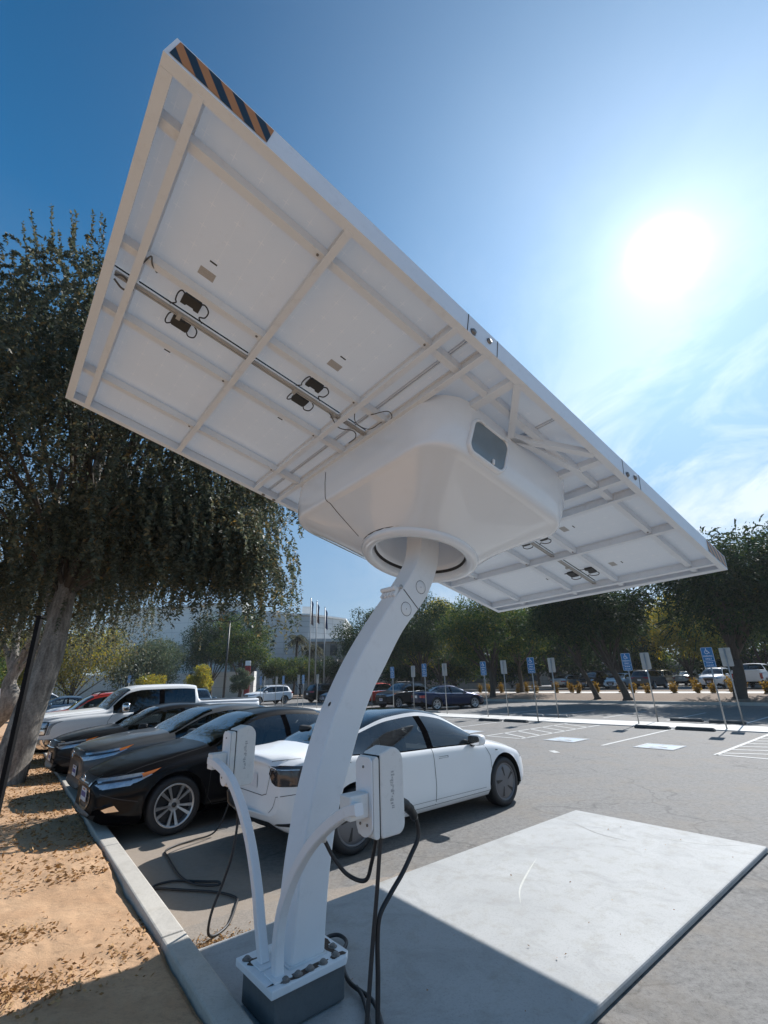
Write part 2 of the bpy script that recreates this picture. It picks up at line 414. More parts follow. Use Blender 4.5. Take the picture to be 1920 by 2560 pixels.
# ---------------------------------------------------------------- light
SUN = Vector((math.cos(R(41.0))*math.cos(R(50.3)), math.cos(R(41.0))*math.sin(R(50.3)), math.sin(R(41.0))))
SUN_EL = math.asin(SUN.z); SUN_AZ = math.atan2(SUN.x, SUN.y)     # clockwise from +Y
sd = bpy.data.lights.new('sun', 'SUN'); sd.energy = 5.0; sd.angle = R(.53); sd.color = (1.0, .978, .95)
so = bpy.data.objects.new('sun', sd); COL.objects.link(so); so.rotation_euler = (-SUN).to_track_quat('-Z', 'Y').to_euler()
w = bpy.data.worlds.new('World'); scene.world = w; w.use_nodes = True
nt = w.node_tree; bg = nt.nodes['Background']; bg.inputs[1].default_value = .064
sky = nt.nodes.new('ShaderNodeTexSky'); sky.sky_type = 'NISHITA'; sky.sun_disc = False
sky.sun_elevation = SUN_EL; sky.sun_rotation = SUN_AZ; sky.altitude = 50
sky.air_density = 1.15; sky.dust_density = .25; sky.ozone_density = 3.2
tc = nt.nodes.new('ShaderNodeTexCoord').outputs['Generated']
vn = nt.nodes.new('ShaderNodeVectorMath'); vn.operation = 'NORMALIZE'; nt.links.new(tc, vn.inputs[0]); dirv = vn.outputs[0]
dp = nt.nodes.new('ShaderNodeVectorMath'); dp.operation = 'DOT_PRODUCT'; nt.links.new(dirv, dp.inputs[0]); dp.inputs[1].default_value = SUN
dot = math_n(nt, 'MAXIMUM', dp.outputs['Value'], 0.0)
def lobe(p, k): return math_n(nt, 'MULTIPLY', math_n(nt, 'POWER', dot, p), k)
# the bright aureole round the sun seen through thin high haze
wide = math_n(nt, 'ADD', lobe(3, .6), lobe(6, 5.8))
core = math_n(nt, 'ADD', lobe(30, 3.0), math_n(nt, 'ADD', lobe(300, 4.5), lobe(2600, 120.0)))
sep = nt.nodes.new('ShaderNodeSeparateXYZ'); nt.links.new(dirv, sep.inputs[0])
# cirrus: stretched noise on the sky dome
zz = math_n(nt, 'ADD', sep.outputs[2], .12)
cx = nt.nodes.new('ShaderNodeCombineXYZ')
nt.links.new(math_n(nt, 'DIVIDE', sep.outputs[0], zz), cx.inputs[0]); nt.links.new(math_n(nt, 'DIVIDE', sep.outputs[1], zz), cx.inputs[1])
mp = nt.nodes.new('ShaderNodeMapping'); nt.links.new(cx.outputs[0], mp.inputs[0]); mp.inputs['Rotation'].default_value = (0, 0, R(25)); mp.inputs['Scale'].default_value = (1.0, .55, 1)
mp.inputs['Location'].default_value = (3.1, 1.7, 0)
n1 = noise(nt, mp.outputs[0], 2.3, 12, .64, .7); n2 = noise(nt, mp.outputs[0], .55, 3, .5)
cl = ramp(nt, n1, [(.38, 0), (.60, 1)]); gate = ramp(nt, n2, [(.40, 0), (.62, 1)])
# thin cloud mostly low on the sunny side
az = nt.nodes.new('ShaderNodeVectorMath'); az.operation = 'DOT_PRODUCT'; nt.links.new(dirv, az.inputs[0]); az.inputs[1].default_value = (.68, .68, .27)
side = ramp(nt, az.outputs['Value'], [(.62, 0), (.92, 1)])
cov = math_n(nt, 'MULTIPLY', math_n(nt, 'MULTIPLY', cl, math_n(nt, 'MULTIPLY_ADD', gate, .6, .4)), math_n(nt, 'MULTIPLY_ADD', side, .85, .04), clamp=True)
# thinner towards the zenith, fullest in the low bank on the right
cov = math_n(nt, 'MULTIPLY', cov, ramp(nt, sep.outputs[2], [(.08, 1), (.36, 1), (.55, .40), (.8, .12)]))
hz = ramp(nt, sep.outputs[2], [(.0, 1), (.30, 0)])
base = nt.nodes.new('ShaderNodeHueSaturation'); nt.links.new(sky.outputs[0], base.inputs['Color']); base.inputs['Saturation'].default_value = 1.30; base.inputs['Value'].default_value = 1.0
# hazy Californian sky: pale at the horizon, deep teal blue overhead
er = nt.nodes.new('ShaderNodeValToRGB'); nt.links.new(sep.outputs[2], er.inputs[0]); e_ = er.color_ramp.elements
gr_ = [(0.0, (4.9, 6.4, 8.4)), (.22, (3.5, 5.5, 8.1)), (.48, (1.5, 3.9, 7.2)), (.72, (.30, 2.1, 5.0)), (.92, (.04, 1.1, 3.0))]
while len(e_) < len(gr_): e_.new(.5)
for i_, (p_, c_) in enumerate(gr_): e_[i_].position = p_; e_[i_].color = (c_[0]/10, c_[1]/10, c_[2]/10, 1)
gs_ = nt.nodes.new('ShaderNodeVectorMath'); gs_.operation = 'SCALE'; gs_.inputs[3].default_value = 10; nt.links.new(er.outputs[0], gs_.inputs[0])
skyc = mixc(nt, .82, mixc(nt, 1.0, base.outputs[0], (.62, .98, 1.08), 'MULTIPLY'), gs_.outputs[0])
skyc = mixc(nt, cov, skyc, (9.2, 9.8, 10.4))
ag = nt.nodes.new('ShaderNodeCombineXYZ')
for i_, (a_, b_) in enumerate(((.66, 1.0), (.88, 1.0), (1.12, 1.0))): nt.links.new(math_n(nt, 'ADD', math_n(nt, 'MULTIPLY', wide, a_), math_n(nt, 'MULTIPLY', core, b_)), ag.inputs[i_])
add = nt.nodes.new('ShaderNodeVectorMath'); add.operation = 'ADD'; nt.links.new(skyc, add.inputs[0]); nt.links.new(ag.outputs[0], add.inputs[1])
nt.links.new(add.outputs[0], bg.inputs[0])
vs_ = scene.view_settings; scene.display_settings.display_device = 'sRGB'
vs_.view_transform = 'Standard'; vs_.look = 'None'; vs_.gamma = 1; vs_.use_curve_mapping = False; vs_.exposure = .34
scene.render.resolution_x = 768; scene.render.resolution_y = 1024
scene.render.engine = 'CYCLES'
scene.cycles.max_bounces = 8; scene.cycles.transparent_max_bounces = 12; scene.cycles.diffuse_bounces = 4
# ---------------------------------------------------------------- ground
def sheet(name, pts, z, material, uvpts=True, parent=None):
    m = MB(); P = [UV(p[0], p[1], z) if uvpts else (p[0], p[1], z) for p in pts]
    m.add(P, [tuple(range(len(P)))]); o = m.build(name, material, recalc=False)
    if o.data.polygons[0].normal.z < 0:
        o.data.flip_normals()
    return tag(o, kind='structure')
m = MB(); m.add([(-700, -700, -.03), (700, -700, -.03), (700, 700, -.03), (-700, 700, -.03)], [(0, 1, 2, 3)])
tag(m.build('ground', M['hill'], recalc=False), kind='structure')
def kerb_u(v): return 1.38+.0535*v
sheet('parking_lot', [(kerb_u(-12)-.02, -12), (33.0, -12), (33.0, 60), (kerb_u(60)-.02, 60)], 0, M['asphalt'])
# dusty strip where sand washed against the kerb
# far drive on the left in front of the building
sheet('far_road', [(33.1, 42), (80, 42), (80, 160), (4.7, 160), (4.7, 60.05), (33.1, 60.05)], -.006, M['asphalt_far'])
# painted markings
lm = MB()
def stripe(a, b, w=.10):
    a = Vector(UV(a[0], a[1], .005)); b = Vector(UV(b[0], b[1], .005)); d = (b-a).normalized(); n = Vector((-d.y, d.x, 0))*w/2
    lm.add([a-n, b-n, b+n, a+n], [(0, 1, 2, 3)])
for v in (4.12, 6.80, 9.38, 10.72, 13.4, 16.1, 18.8, 21.4, 24.1): stripe((13.6, v), (18.9, v))
stripe((13.65, 4.12), (13.65, -.6)); stripe((13.6, 9.38), (13.6, 10.72)); stripe((13.65, -.6), (18.9, -.6))
for k in range(7): stripe((14.0+.7*k, 4.07), (14.6+.7*k, 2.8)); stripe((14.6+.7*k, 2.8), (16.6+.7*k, -.5)) if 16.6+.7*k < 19 else None
for k in range(6): stripe((13.9+.8*k, 9.38), (14.6+.8*k, 10.72))
for v in (5.45, 8.1, 10.72, 13.4, 16.1): stripe((22.0, v), (26.8, v))
for v in (9.5, 12.15, 14.8, 17.5, 20.2, 22.9, 25.6): stripe((2.2, v), (7.2, v))
stripe((11.72, 7.05), (11.95, 7.35), .16)
ob = lm.build('stall_markings', M['line'], recalc=False); tag(ob, kind='structure')
for p in ob.data.polygons:
    if p.normal.z < 0: p.flip()
# wheelchair pavement emblems: white-edged blue squares, worn
M['worn_blue'] = concrete('worn blue paint', (.42, .50, .58), .6, .7, 4)
em = MB(); em2 = MB()
def emblem(u0, v0, s=.98):
    def q(a, b, z): return UV(u0+a*s, v0+b*s, z)
    em.add([q(0, 0, .009), q(1, 0, .009), q(1, 1, .009), q(0, 1, .009)], [(0, 1, 2, 3)])
    def st(pts, w):
        for i in range(len(pts)-1):
            a = Vector(q(*pts[i], .013+.001*i)); b = Vector(q(*pts[i+1], .013+.001*i)); d = (b-a).normalized(); n = Vector((-d.y, d.x, 0))*w/2
            em2.add([a-n, b-n, b+n, a+n], [(0, 1, 2, 3)])
    st([(.05, .05), (.95, .05)], .06); st([(.95, .08), (.95, .95)], .06); st([(.92, .95), (.05, .95)], .06); st([(.05, .92), (.05, .08)], .06)
    ring = [(.38+.2*math.cos(R(a)), .5+.2*math.sin(R(a))) for a in range(60, 330, 27)]
    st(ring, .05); st([(.75, .52), (.45, .52), (.42, .34), (.28, .26)], .06)
for u0, v0 in ((13.7, 7.68), (13.75, 5.07), (13.7, 11.6)): emblem(u0, v0)
for mb, nm, mt in ((em, 'emblem_paint', M['worn_blue']), (em2, 'emblem_lines', M['line'])):
    ob = mb.build(nm, mt, recalc=False); tag(ob, kind='structure')
    for p in ob.data.polygons:
        if p.normal.z < 0: p.flip()
# concrete walk between the stall rows
def slab_box(name, pts, z0, z1, material):
    m = MB(); m.prism([UV(a, b, z0) for a, b in pts], (0, 0, z1-z0)); o = m.build(name, material); return tag(o, kind='structure')
slab_box('sidewalk', [(19.3, -14), (21.15, -14), (20.2, 42), (18.6, 42)], -.02, .03, M['walk'])
# near kerb, cast in segments with joints
segs = []; v = -3.0; k = 0
km = MB()
random.seed(3)
while v < 44:
    L = 2.6 if k else 2.0
    a, b = v+.006, v+L-.006; j = random.uniform(-.004, .004)
    P = [(kerb_u(a)-.165, a), (kerb_u(a), a), (kerb_u(b), b), (kerb_u(b)-.165, b)]
    km.prism([UV(p[0], p[1], -.02) for p in P], (0, 0, .17+j)); v += L; k += 1
ko = km.build('kerb', M['kerb'], bevel=.014); tag(ko, kind='structure')
# dirt bed with uneven surface, left of the kerb
gm = MB(); us = np.concatenate([np.linspace(-30, -3, 20), np.linspace(-2.7, 0, 14), np.linspace(.04, 1, 60)]); vsx = np.concatenate([np.linspace(-12, -1, 12), np.linspace(-.9, 12, 200), np.linspace(12.4, 45, 50)])
vals = []
from mathutils import noise as mn
for i, s in enumerate(us):
    for v in vsx:
        ku = kerb_u(v)-.170
        u = ku+s-1.0 if s > 0 else s+ku-1.0
        x, y, _ = UV(u, v)
        h = .105+.030*mn.noise((x*1.1, y*1.1, 0))+.016*mn.noise((x*4, y*4, 3))+.009*mn.noise((x*14, y*14, 7))
        if s > .97: h -= .02
        h = min(h, .142)
        vals.append((x, y, h))
nv = len(vsx)
gm.add(vals, [(i*nv+j, i*nv+j+1, (i+1)*nv+j+1, (i+1)*nv+j) for i in range(len(us)-1) for j in range(nv-1)], smooth=True)
do = gm.build('dirt_bed', M['dirt'], recalc=True); tag(do, kind='structure')
if sum(p.normal.z for p in do.data.polygons) < 0: do.data.flip_normals()
# sand washed over the asphalt beside the kerb
sm = MB(); rng = np.random.RandomState(5)
top = []; 
for i in range(60):
    v = 4.02+i*.03; wv = .55*math.exp(-((v-4.0)/.9)**2)+.10+.06*mn.noise((v*6, 0, 0))
    top.append((v, wv))
lo_ = [(1.50+i*.05) for i in range(74)]
pts = [UV(a, 3.9, .006) for a in lo_]+[UV(a, 4.04+.56*math.exp(-((a-1.7)/1.7)**2)+.10*mn.noise((a*2.3, 1, 0))+.05*mn.noise((a*9, 2, 0)), .006) for a in reversed(lo_)]
sm.add(pts, [tuple(range(len(pts)))])
so_ = sm.build('sand', M['dusty'], recalc=False); tag(so_, kind='structure')
if so_.data.polygons[0].normal.z < 0: so_.data.flip_normals()
# planted verge across the lot: kerb, rising mulch bed, second walk, upper lot
slab_box('far_kerb', [(33.0, -30), (33.18, -30), (33.18, 42), (33.0, 42)], -.02, .16, M['kerb'])
vm = MB(); rows = [(33.18, .12), (34.5, .24), (36.0, .38), (37.5, .45), (38.2, .45)]; vv = np.linspace(-30, 42, 90)
vl = []
for u, z in rows:
    for v in vv:
        x, y, _ = UV(u, v); vl.append((x, y, z+(.06*mn.noise((x*.7, y*.7, 1)) if 33.2 < u < 38 else 0)))
vm.add(vl, [(i*90+j, (i+1)*90+j, (i+1)*90+j+1, i*90+j+1) for i in range(len(rows)-1) for j in range(89)], smooth=True)
vo = vm.build('mulch_bed', M['mulch']); tag(vo, kind='structure')
if sum(p.normal.z for p in vo.data.polygons) < 0: vo.data.flip_normals()
slab_box('upper_sidewalk', [(38.2, -30), (41.2, -30), (41.2, 42), (38.2, 42)], .2, .455, M['walk'])
slab_box('upper_verge', [(41.2, -30), (45.5, -30), (45.5, 42), (41.2, 42)], .2, .47, M['mulch'])
slab_box('upper_lot', [(45.5, -45), (120, -45), (120, 42), (45.5, 42)], .1, .45, M['asphalt_far'])
slab_box('verge', [(-40, 62), (4.6, 62), (4.6, 120), (-40, 120)], -.02, .10, M['grass_dry'])
slab_box('planted_island', [(27.5, 52), (44, 52), (44, 78), (27.5, 78)], -.02, .14, M['mulch'])
# ---------------------------------------------------------------- solar charging station
st = empty('solar_charging_station', UV(4.2, 2.9, 0), 0, 'large white tilted solar canopy on a curved column bolted to a grey concrete pad', 'solar charger')
AC = Vector((.44433114, 4.44570476, 3.67190566))
AR = Matrix(((0.7488, -0.6390, 0.1761), (0.6139, 0.7688, 0.1793), (-0.2500, -0.0262, 0.9679)))
ax = Vector((.7488, .6139, -.2500)).normalized(); az_ = Vector((.1761, .1793, .9679)); az_ = (az_-ax*az_.dot(ax)).normalized(); ay = az_.cross(ax)
AM = Matrix((ax, ay, az_)).transposed()
def A(x, y, z=0): return AC+AM @ Vector((x, y, z))
LX, LY = 3.225, 1.618
class AB(MB):
    def ab(s, x0, x1, y0, y1, z0, z1, mi=None):   # axis aligned box in canopy frame
        s.box(A((x0+x1)/2, (y0+y1)/2, (z0+z1)/2), (x1-x0, y1-y0, z1-z0), AM, mi)
# concrete ballast pad
m = MB(); p = [(kerb_u(1.8)+.03, 1.86), (6.89, 1.81), (6.89, 3.985), (kerb_u(3.99)+.03, 4.085)]
m.prism([UV(a, b, .004) for a, b in p], (0, 0, .050)); m.build('ballast_pad', M['slab'], st, True, bevel=.014)
# pedestal + plate
def uvbox(mb, u0, u1, v0, v1, z0, z1, mi=None):
    mb.prism([UV(u0, v0, z0), UV(u1, v0, z0), UV(u1, v1, z0), UV(u0, v1, z0)], (0, 0, z1-z0), mi)
m = MB(); uvbox(m, 1.63, 2.10, 2.88, 3.28, .061, .232); m.build('pedestal', M['ped'], st, True, bevel=.012)
m = MB(); c = 0.05
u0, u1, v0, v1 = 1.595, 2.14, 2.855, 3.312
pl = [(u0, v0), (u1-c, v0), (u1, v0+c), (u1, v1-c), (u1-c, v1), (u0, v1)]
m.prism([UV(a, b, .233) for a, b in pl], (0, 0, .040)); m.build('base_plate', M['white_paint'], st, True, bevel=.006)
for a, b in ((1.635, 3.245), (1.78, 2.895), (1.86, 2.895), (1.95, 2.895), (2.05, 2.91), (2.09, 3.0), (2.09, 3.22), (1.70, 2.895)):
    m = MB(); T = Matrix.Translation(UV(a, b, .273)); m.lathe([(0, .019), (.012, .018), (.019, .012), (.020, .005), (.028, .004), (.028, 0)], T, 10, smooth=False)
    m.build('bolt', M['bolt'], st, True)
m = MB(); ring = []
for i in range(22):
    a = 2*math.pi*i/22; r = 1+.22*math.sin(a*3)+.15*math.sin(a*7+1)
    ring.append(UV(1.80+.17*r*math.cos(a), 2.90+.028*r*math.sin(a), .2740))
m.add(ring, [tuple(range(22))]); m.build('rust_stain', M['stain_dark'], st, True)
for cu_, cv_, ru_, rv_, sd_ in ((2.07, 3.10, .035, .16, 1), (1.66, 3.20, .05, .04, 2), (2.06, 2.91, .05, .03, 3)):
    m = MB(); ring = []
    for i in range(20):
        a = 2*math.pi*i/20; r = 1+.3*math.sin(a*3+sd_)+.2*math.sin(a*5+sd_*2); ring.append(UV(cu_+ru_*r*math.cos(a), cv_+rv_*r*math.sin(a), .2738+.0001*sd_))
    m.add(ring, [tuple(range(20))]); m.build('rust_stain', M['stain_dark'], st, True)
M['scuff'] = mat('pale scuff', (.52, .52, .48), .8, 0, .2, 30); M['scuff_dark'] = mat('dark scuff', (.24, .235, .225), .85, 0, .3, 30)
def scuff(pts, w, mt):
    m = MB(); L_ = spline([UV(a, b_, .0552) for a, b_ in pts], 8); n_ = len(L_); vs_ = []
    for i, p in enumerate(L_):
        t_ = (L_[min(i+1, n_-1)]-L_[max(i-1, 0)]).normalized(); q = Vector((-t_.y, t_.x, 0))*w*math.sin(math.pi*(i+.3)/(n_))*.5; vs_ += [p-q, p+q]
    m.add(vs_, [(2*i, 2*i+1, 2*i+3, 2*i+2) for i in range(n_-1)]); m.build('scuff_mark', mt, st, True, recalc=False)
scuff([(4.9, 3.35), (4.55, 3.22), (4.15, 3.05), (3.9, 2.88)], .018, M['scuff'])
scuff([(6.8, 1.95), (6.55, 2.25), (6.45, 2.6), (6.5, 3.0)], .016, M['scuff'])
scuff([(6.3, 3.7), (6.1, 3.3), (6.05, 2.9)], .012, M['scuff_dark'])
# column: swept rectangular section
Ecol = [(2.017, .27), (2.024, .401), (2.036, .569), (2.06, .743), (2.084, .888), (2.133, 1.059), (2.213, 1.271), (2.30, 1.499), (2.393, 1.68), (2.463, 1.80), (2.509, 1.857), (2.609, 1.994), (2.743, 2.186), (2.883, 2.335), (3.033, 2.474), (3.131, 2.596), (3.22, 2.745), (3.28, 2.884), (3.32, 3.048), (3.33, 3.35)]
Bcol = [(1.775, .27), (1.792, .40), (1.806, .559), (1.828, .758), (1.852, .895), (1.885, 1.074), (1.942, 1.27), (2.00, 1.445), (2.060, 1.59), (2.125, 1.71), (2.191, 1.83), (2.298, 2.0), (2.425, 2.172), (2.561, 2.341), (2.68, 2.483), (2.79, 2.60), (2.895, 2.725), (2.989, 2.853), (3.061, 3.03), (3.08, 3.34)]
zq = np.linspace(0, 1, 60)
def param(pts):
    t = np.linspace(0, 1, len(pts)); return pchip(t, [p[0] for p in pts], zq), pchip(t, [p[1] for p in pts], zq)
eu, ez = param(Ecol); bu, bz = param(Bcol)
for arr in (eu, ez, bu, bz):
    for _ in range(3): arr[1:-1] = (arr[:-2]+2*arr[1:-1]+arr[2:])/4
m = MB(); V0, V1 = 2.975, 3.195; n = 60; b = .016; vs = []
for i in range(n):
    du, dz = eu[i]-bu[i], ez[i]-bz[i]; L = math.hypot(du, dz); du /= L; dz /= L
    taper = .0
    loop = [(bu[i]+du*b, bz[i]+dz*b, V0), (eu[i]-du*b, ez[i]-dz*b, V0), (eu[i]-du*b*.3, ez[i]-dz*b*.3, V0+b*.3), (eu[i], ez[i], V0+b), (eu[i], ez[i], V1-b), (eu[i]-du*b, ez[i]-dz*b, V1), (bu[i]+du*b, bz[i]+dz*b, V1), (bu[i], bz[i], V1-b), (bu[i], bz[i], V0+b), (bu[i]+du*b*.3, bz[i]+dz*b*.3, V0+b*.3)]
    vs += [UV(q[0], q[2], q[1]) for q in loop]
k = 10
m.add(vs, [(i*k+j, i*k+(j+1) % k, (i+1)*k+(j+1) % k, (i+1)*k+j) for i in range(n-1) for j in range(k)], smooth=False)
colm = m.build('column', M['white_paint'], st, True)
for i, p in enumerate(colm.data.polygons): p.use_smooth = True
md = colm.modifiers.new('n', 'WEIGHTED_NORMAL'); md.keep_sharp = True
# weld bead at the foot
m = MB(); m.tube([UV(1.77, 2.97, .277), UV(2.02, 2.97, .277), UV(2.02, 3.2, .277), UV(1.77, 3.2, .277), UV(1.77, 2.97, .277)], .008, 6); m.build('weld_bead', M['white_paint'], st, True)
def vface(u, z, off=.0): return Vector(UV(u, V0-off, z))
# joint seam and round access covers on the face towards the lens side
m = MB(); m.bar(vface(2.80, 2.588, .001), vface(2.972, 2.424, .001), .007, .004, up=UV(0, 1, 0)); m.build('seam', M['dark_gap'], st, True)
for cu, cz in ((2.822, 2.415), (3.018, 2.628)):
    T = Matrix((Vector((UX, UY, 0)), Vector((0, 0, 1)), -Vector((-UY, UX, 0)))).transposed().to_4x4(); T.translation = vface(cu, cz, .0)
    m = MB(); m.lathe([(.0, .004), (.056, .004), (.058, .0015)], T, 32); m.lathe([(.058, .0012), (.0625, .0012)], T, 32, mi=1); m.lathe([(0, .006), (.0035, .006), (.004, .004)], T, 8, mi=1)
    m.build('access_cover', [M['white_paint'], M['dark_gap']], st, True)
# hinge lug on the back of the joint
m = MB(); hu, hz = 2.75, 2.585
m.tube([UV(hu-.03, 2.99, hz+.01), UV(hu-.03, 3.18, hz+.01)], .021, 10)
for k in range(5): m.bar(UV(hu-.045, 3.0+.042*k, hz-.06), UV(hu+.01, 3.0+.042*k, hz+.02), .022, .03)
m.bar(UV(hu-.02, 3.0, hz-.03), UV(hu-.02, 3.17, hz-.03), .02, .03)
hg = m.build('hinge', M['white_paint'], st, True, bevel=.004)
T = Matrix((Vector((UX, UY, 0)), Vector((0, 0, 1)), -Vector((-UY, UX, 0)))).transposed().to_4x4(); T.translation = vface(2.77, 2.606, 0)
m = MB(); m.lathe([(0, .012), (.014, .012), (.015, .004), (.02, .004), (.02, 0)], T, 12); m.build('hinge_bolt', M['steel'], hg, True)
# lifting hole low on the slanted face
m = MB(); ii = 27; d = Vector(UV(bu[ii+1]-bu[ii], 0, bz[ii+1]-bz[ii])).normalized(); nrm = d.cross(Vector((-UY, UX, 0))).normalized()
cpt = Vector(UV(bu[ii], 3.09, bz[ii]))
if nrm.dot(-cpt) < 0: nrm = -nrm
T = Matrix((Vector((-UY, UX, 0)), nrm.cross(Vector((-UY, UX, 0))), nrm)).transposed().to_4x4(); T.translation = cpt
m.lathe([(.026, 0), (.026, .004), (.019, .004), (.017, .001)], T, 16); m.lathe([(.017, .0015), (0, .0015)], T, 16, mi=1)
m.build('lifting_hole', [M['white_paint'], M['dark_gap']], st, True)
# canopy rim
m = AB(); t = .012; H = .168; f = .062
m.ab(-LX, LX, -LY, -LY+f, 0, t); m.ab(-LX, LX, LY-f, LY, 0, t)
m.ab(-LX, -LX+f, -LY+f+.001, LY-f-.001, 0, t); m.ab(LX-f, LX, -LY+f+.001, LY-f-.001, 0, t)
m.ab(-LX, LX, -LY, -LY+t, t+.001, H); m.ab(-LX, LX, LY-t, LY, t+.001, H)
m.ab(-LX, -LX+t, -LY+t+.001, LY-t-.001, t+.001, H); m.ab(LX-t, LX, -LY+t+.001, LY-t-.001, t+.001, H)
rim = m.build('canopy_rim', M['frame_white'], st, True)
m = AB()
for y0 in (-LY-.002,):      # pitted fascia joints
    for x in (-1.19, -.88, .88, 1.19):
        m = AB(); m.ab(x, x+.006, y0, y0+.002, .0, H); m.build('fascia_joint', M['dark_gap'], rim, True)
for sx in (-1, 1):          # hazard stripes on the fascia ends
    m = AB(); x0 = -LX+.02 if sx < 0 else LX-.52; y = -LY-.003
    def P(x, z): return A(x, y, z)
    wd = .50; z0, z1 = .018, H-.012; ns = 8; sl = -.115
    for k in range(-1, ns+3):
        a = k*wd/ns*1.0
        q = [(a, z0), (a+wd/ns, z0), (a+wd/ns+sl, z1), (a+sl, z1)]
        # clip to the strip in x
        def clip(poly, xl, keep_gt):
            out = []
            for i in range(len(poly)):
                p, r = poly[i], poly[(i+1) % len(poly)]
                pin = (p[0] >= xl) if keep_gt else (p[0] <= xl); rin = (r[0] >= xl) if keep_gt else (r[0] <= xl)
                if pin: out.append(p)
                if pin != rin:
                    tt = (xl-p[0])/(r[0]-p[0]); out.append((xl, p[1]+tt*(r[1]-p[1])))
            return out
        q = clip(clip(q, 0, True), wd, False)
        if len(q) < 3: continue
        m.add([P(x0+x, z) for x, z in q], [tuple(range(len(q)))], (k+1) % 2)
    m.build('hazard_stripe', [M['hz_orange'], M['hz_dark']], rim, True, recalc=False)
# rim bolts
for x in (-1.13, -.97, .95, 1.10):
    T = Matrix((ax, -az_, -ay)).transposed().to_4x4(); T.translation = A(x, -LY-.001, .05)
    if True:
        m = MB(); T2 = Matrix((ax, az_.cross(-ay)*0+az_, -ay)).transposed().to_4x4(); T2.translation = A(x, -LY, .085 if x in (-.97, 1.10) else .035)
        m.lathe([(0, .014), (.02, .014), (.022, .008), (.022, .0), (.030, .0)], T2, 12); m.build('rim_bolt', M['bolt'], rim, True)
for x in (-1.12, -.98):
    T2 = Matrix((ax, -ay, -az_)).transposed().to_4x4(); T2.translation = A(x, LY-.035, 0)
    m = MB(); m.lathe([(0, .010), (.018, .010), (.02, .004), (.02, 0)], T2, 12); m.build('rim_bolt', M['bolt'], rim, True)
# cross ribs (short axis) and purlins (long axis)
def rib(x, y0=-LY+t+.001, y1=LY-t-.001, w=.048, z0=-.002, z1=.088, name='rib'):
    m = AB()
    m.ab(x-w/2, x+w/2, y0+.03, y1-.03, z0, z0+.005); m.ab(x-.004, x+.004, y0+.03, y1-.03, z0+.006, z1); m.ab(x-w/2, x+w/2, y0, y1, z1, z1+.005)
    return m.build(name, M['frame_white'], st, True)
for x in (-3.04, -2.14, -1.24, -.94, .98, 1.25, 2.05, 3.02): rib(x)
for x in (-.60, .62):
    m = AB(); m.ab(x-.035, x+.035, -LY+.07, -1.0, .01, .07); m.build('rib', M['frame_white'], st, True)
for y in (-1.31, -.45, .20, 1.07):
    m = AB(); m.ab(-LX+.013, LX-.013, y-.028, y+.028, .024, .030); m.ab(-LX+.013, LX-.013, y-.028, y-.024, .031, .092); m.ab(-LX+.013, LX-.013, y+.024, y+.028, .031, .092)
    m.build('purlin', M['frame_white'], st, True)
    for x in (-3.19, -2.2, -1.29, 2.0):
        T2 = Matrix((ax, -ay, -az_)).transposed().to_4x4(); T2.translation = A(x, y, .024)
        m = MB(); m.lathe([(0, .006), (.008, .006), (.009, 0)], T2, 8); m.build('purlin_bolt', M['bolt'], st, True)
# truss braces under the open side
for a, b_ in (((-.58, -1.57), (-.12, -1.16)), ((.50, -1.56), (-.12, -1.16)), ((-.12, -1.18), (.62, -1.34))):
    m = AB(); m.bar(A(a[0], a[1], .02), A(b_[0], b_[1], .02), .055, .05, up=az_); m.build('brace', M['frame_white'], st, True)
# solar panels: six columns, two rows
def backsheet():
    m, nt, b = newmat('solar backsheet'); co = coords(nt, 'UV')
    sp = N(nt, 'ShaderNodeSeparateXYZ'); nt.links.new(co, sp.inputs[0])
    def cell(sock):
        f = math_n(nt, 'FRACT', math_n(nt, 'DIVIDE', sock, .163)); return math_n(nt, 'ABSOLUTE', math_n(nt, 'SUBTRACT', f, .5))
    fx, fy = cell(sp.outputs[0]), cell(sp.outputs[1])
    s_ = math_n(nt, 'ADD', fx, fy); mn_ = math_n(nt, 'MINIMUM', fx, fy)
    star = math_n(nt, 'MULTIPLY', math_n(nt, 'LESS_THAN', s_, .135), math_n(nt, 'LESS_THAN', mn_, .016))
    dia = math_n(nt, 'LESS_THAN', s_, .035); cross = math_n(nt, 'MAXIMUM', star, dia)
    line = math_n(nt, 'MULTIPLY', math_n(nt, 'LESS_THAN', fx, .010), .35)
    n1 = noise(nt, co, .9, 5, .6)
    c = mixc(nt, ramp(nt, n1, [(.35, 0), (.7, 1)]), (.70, .76, .81), (.80, .84, .875))
    d = ramp(nt, noise(nt, co, 6, 8, .75), [(.58, 0), (.8, 1)]); c = mixc(nt, math_n(nt, 'MULTIPLY', d, .35), c, (.50, .48, .44))
    c = mixc(nt, math_n(nt, 'MAXIMUM', math_n(nt, 'MULTIPLY', cross, .75), line), c, (.92, .93, .93))  # cell-corner crosses lightened in base colour, standing in for daylight passing between cells
    nt.links.new(c, b.inputs['Base Color']); b.inputs['Roughness'].default_value = .4
    tl = N(nt, 'ShaderNodeBsdfTranslucent'); tl.inputs[0].default_value = (.86, .92, 1, 1); mx = N(nt, 'ShaderNodeMixShader'); mx.inputs[0].default_value = .28
    nt.links.new(b.outputs[0], mx.inputs[1]); nt.links.new(tl.outputs[0], mx.inputs[2]); nt.links.new(mx.outputs[0], nt.nodes['Material Output'].inputs[0]); return m
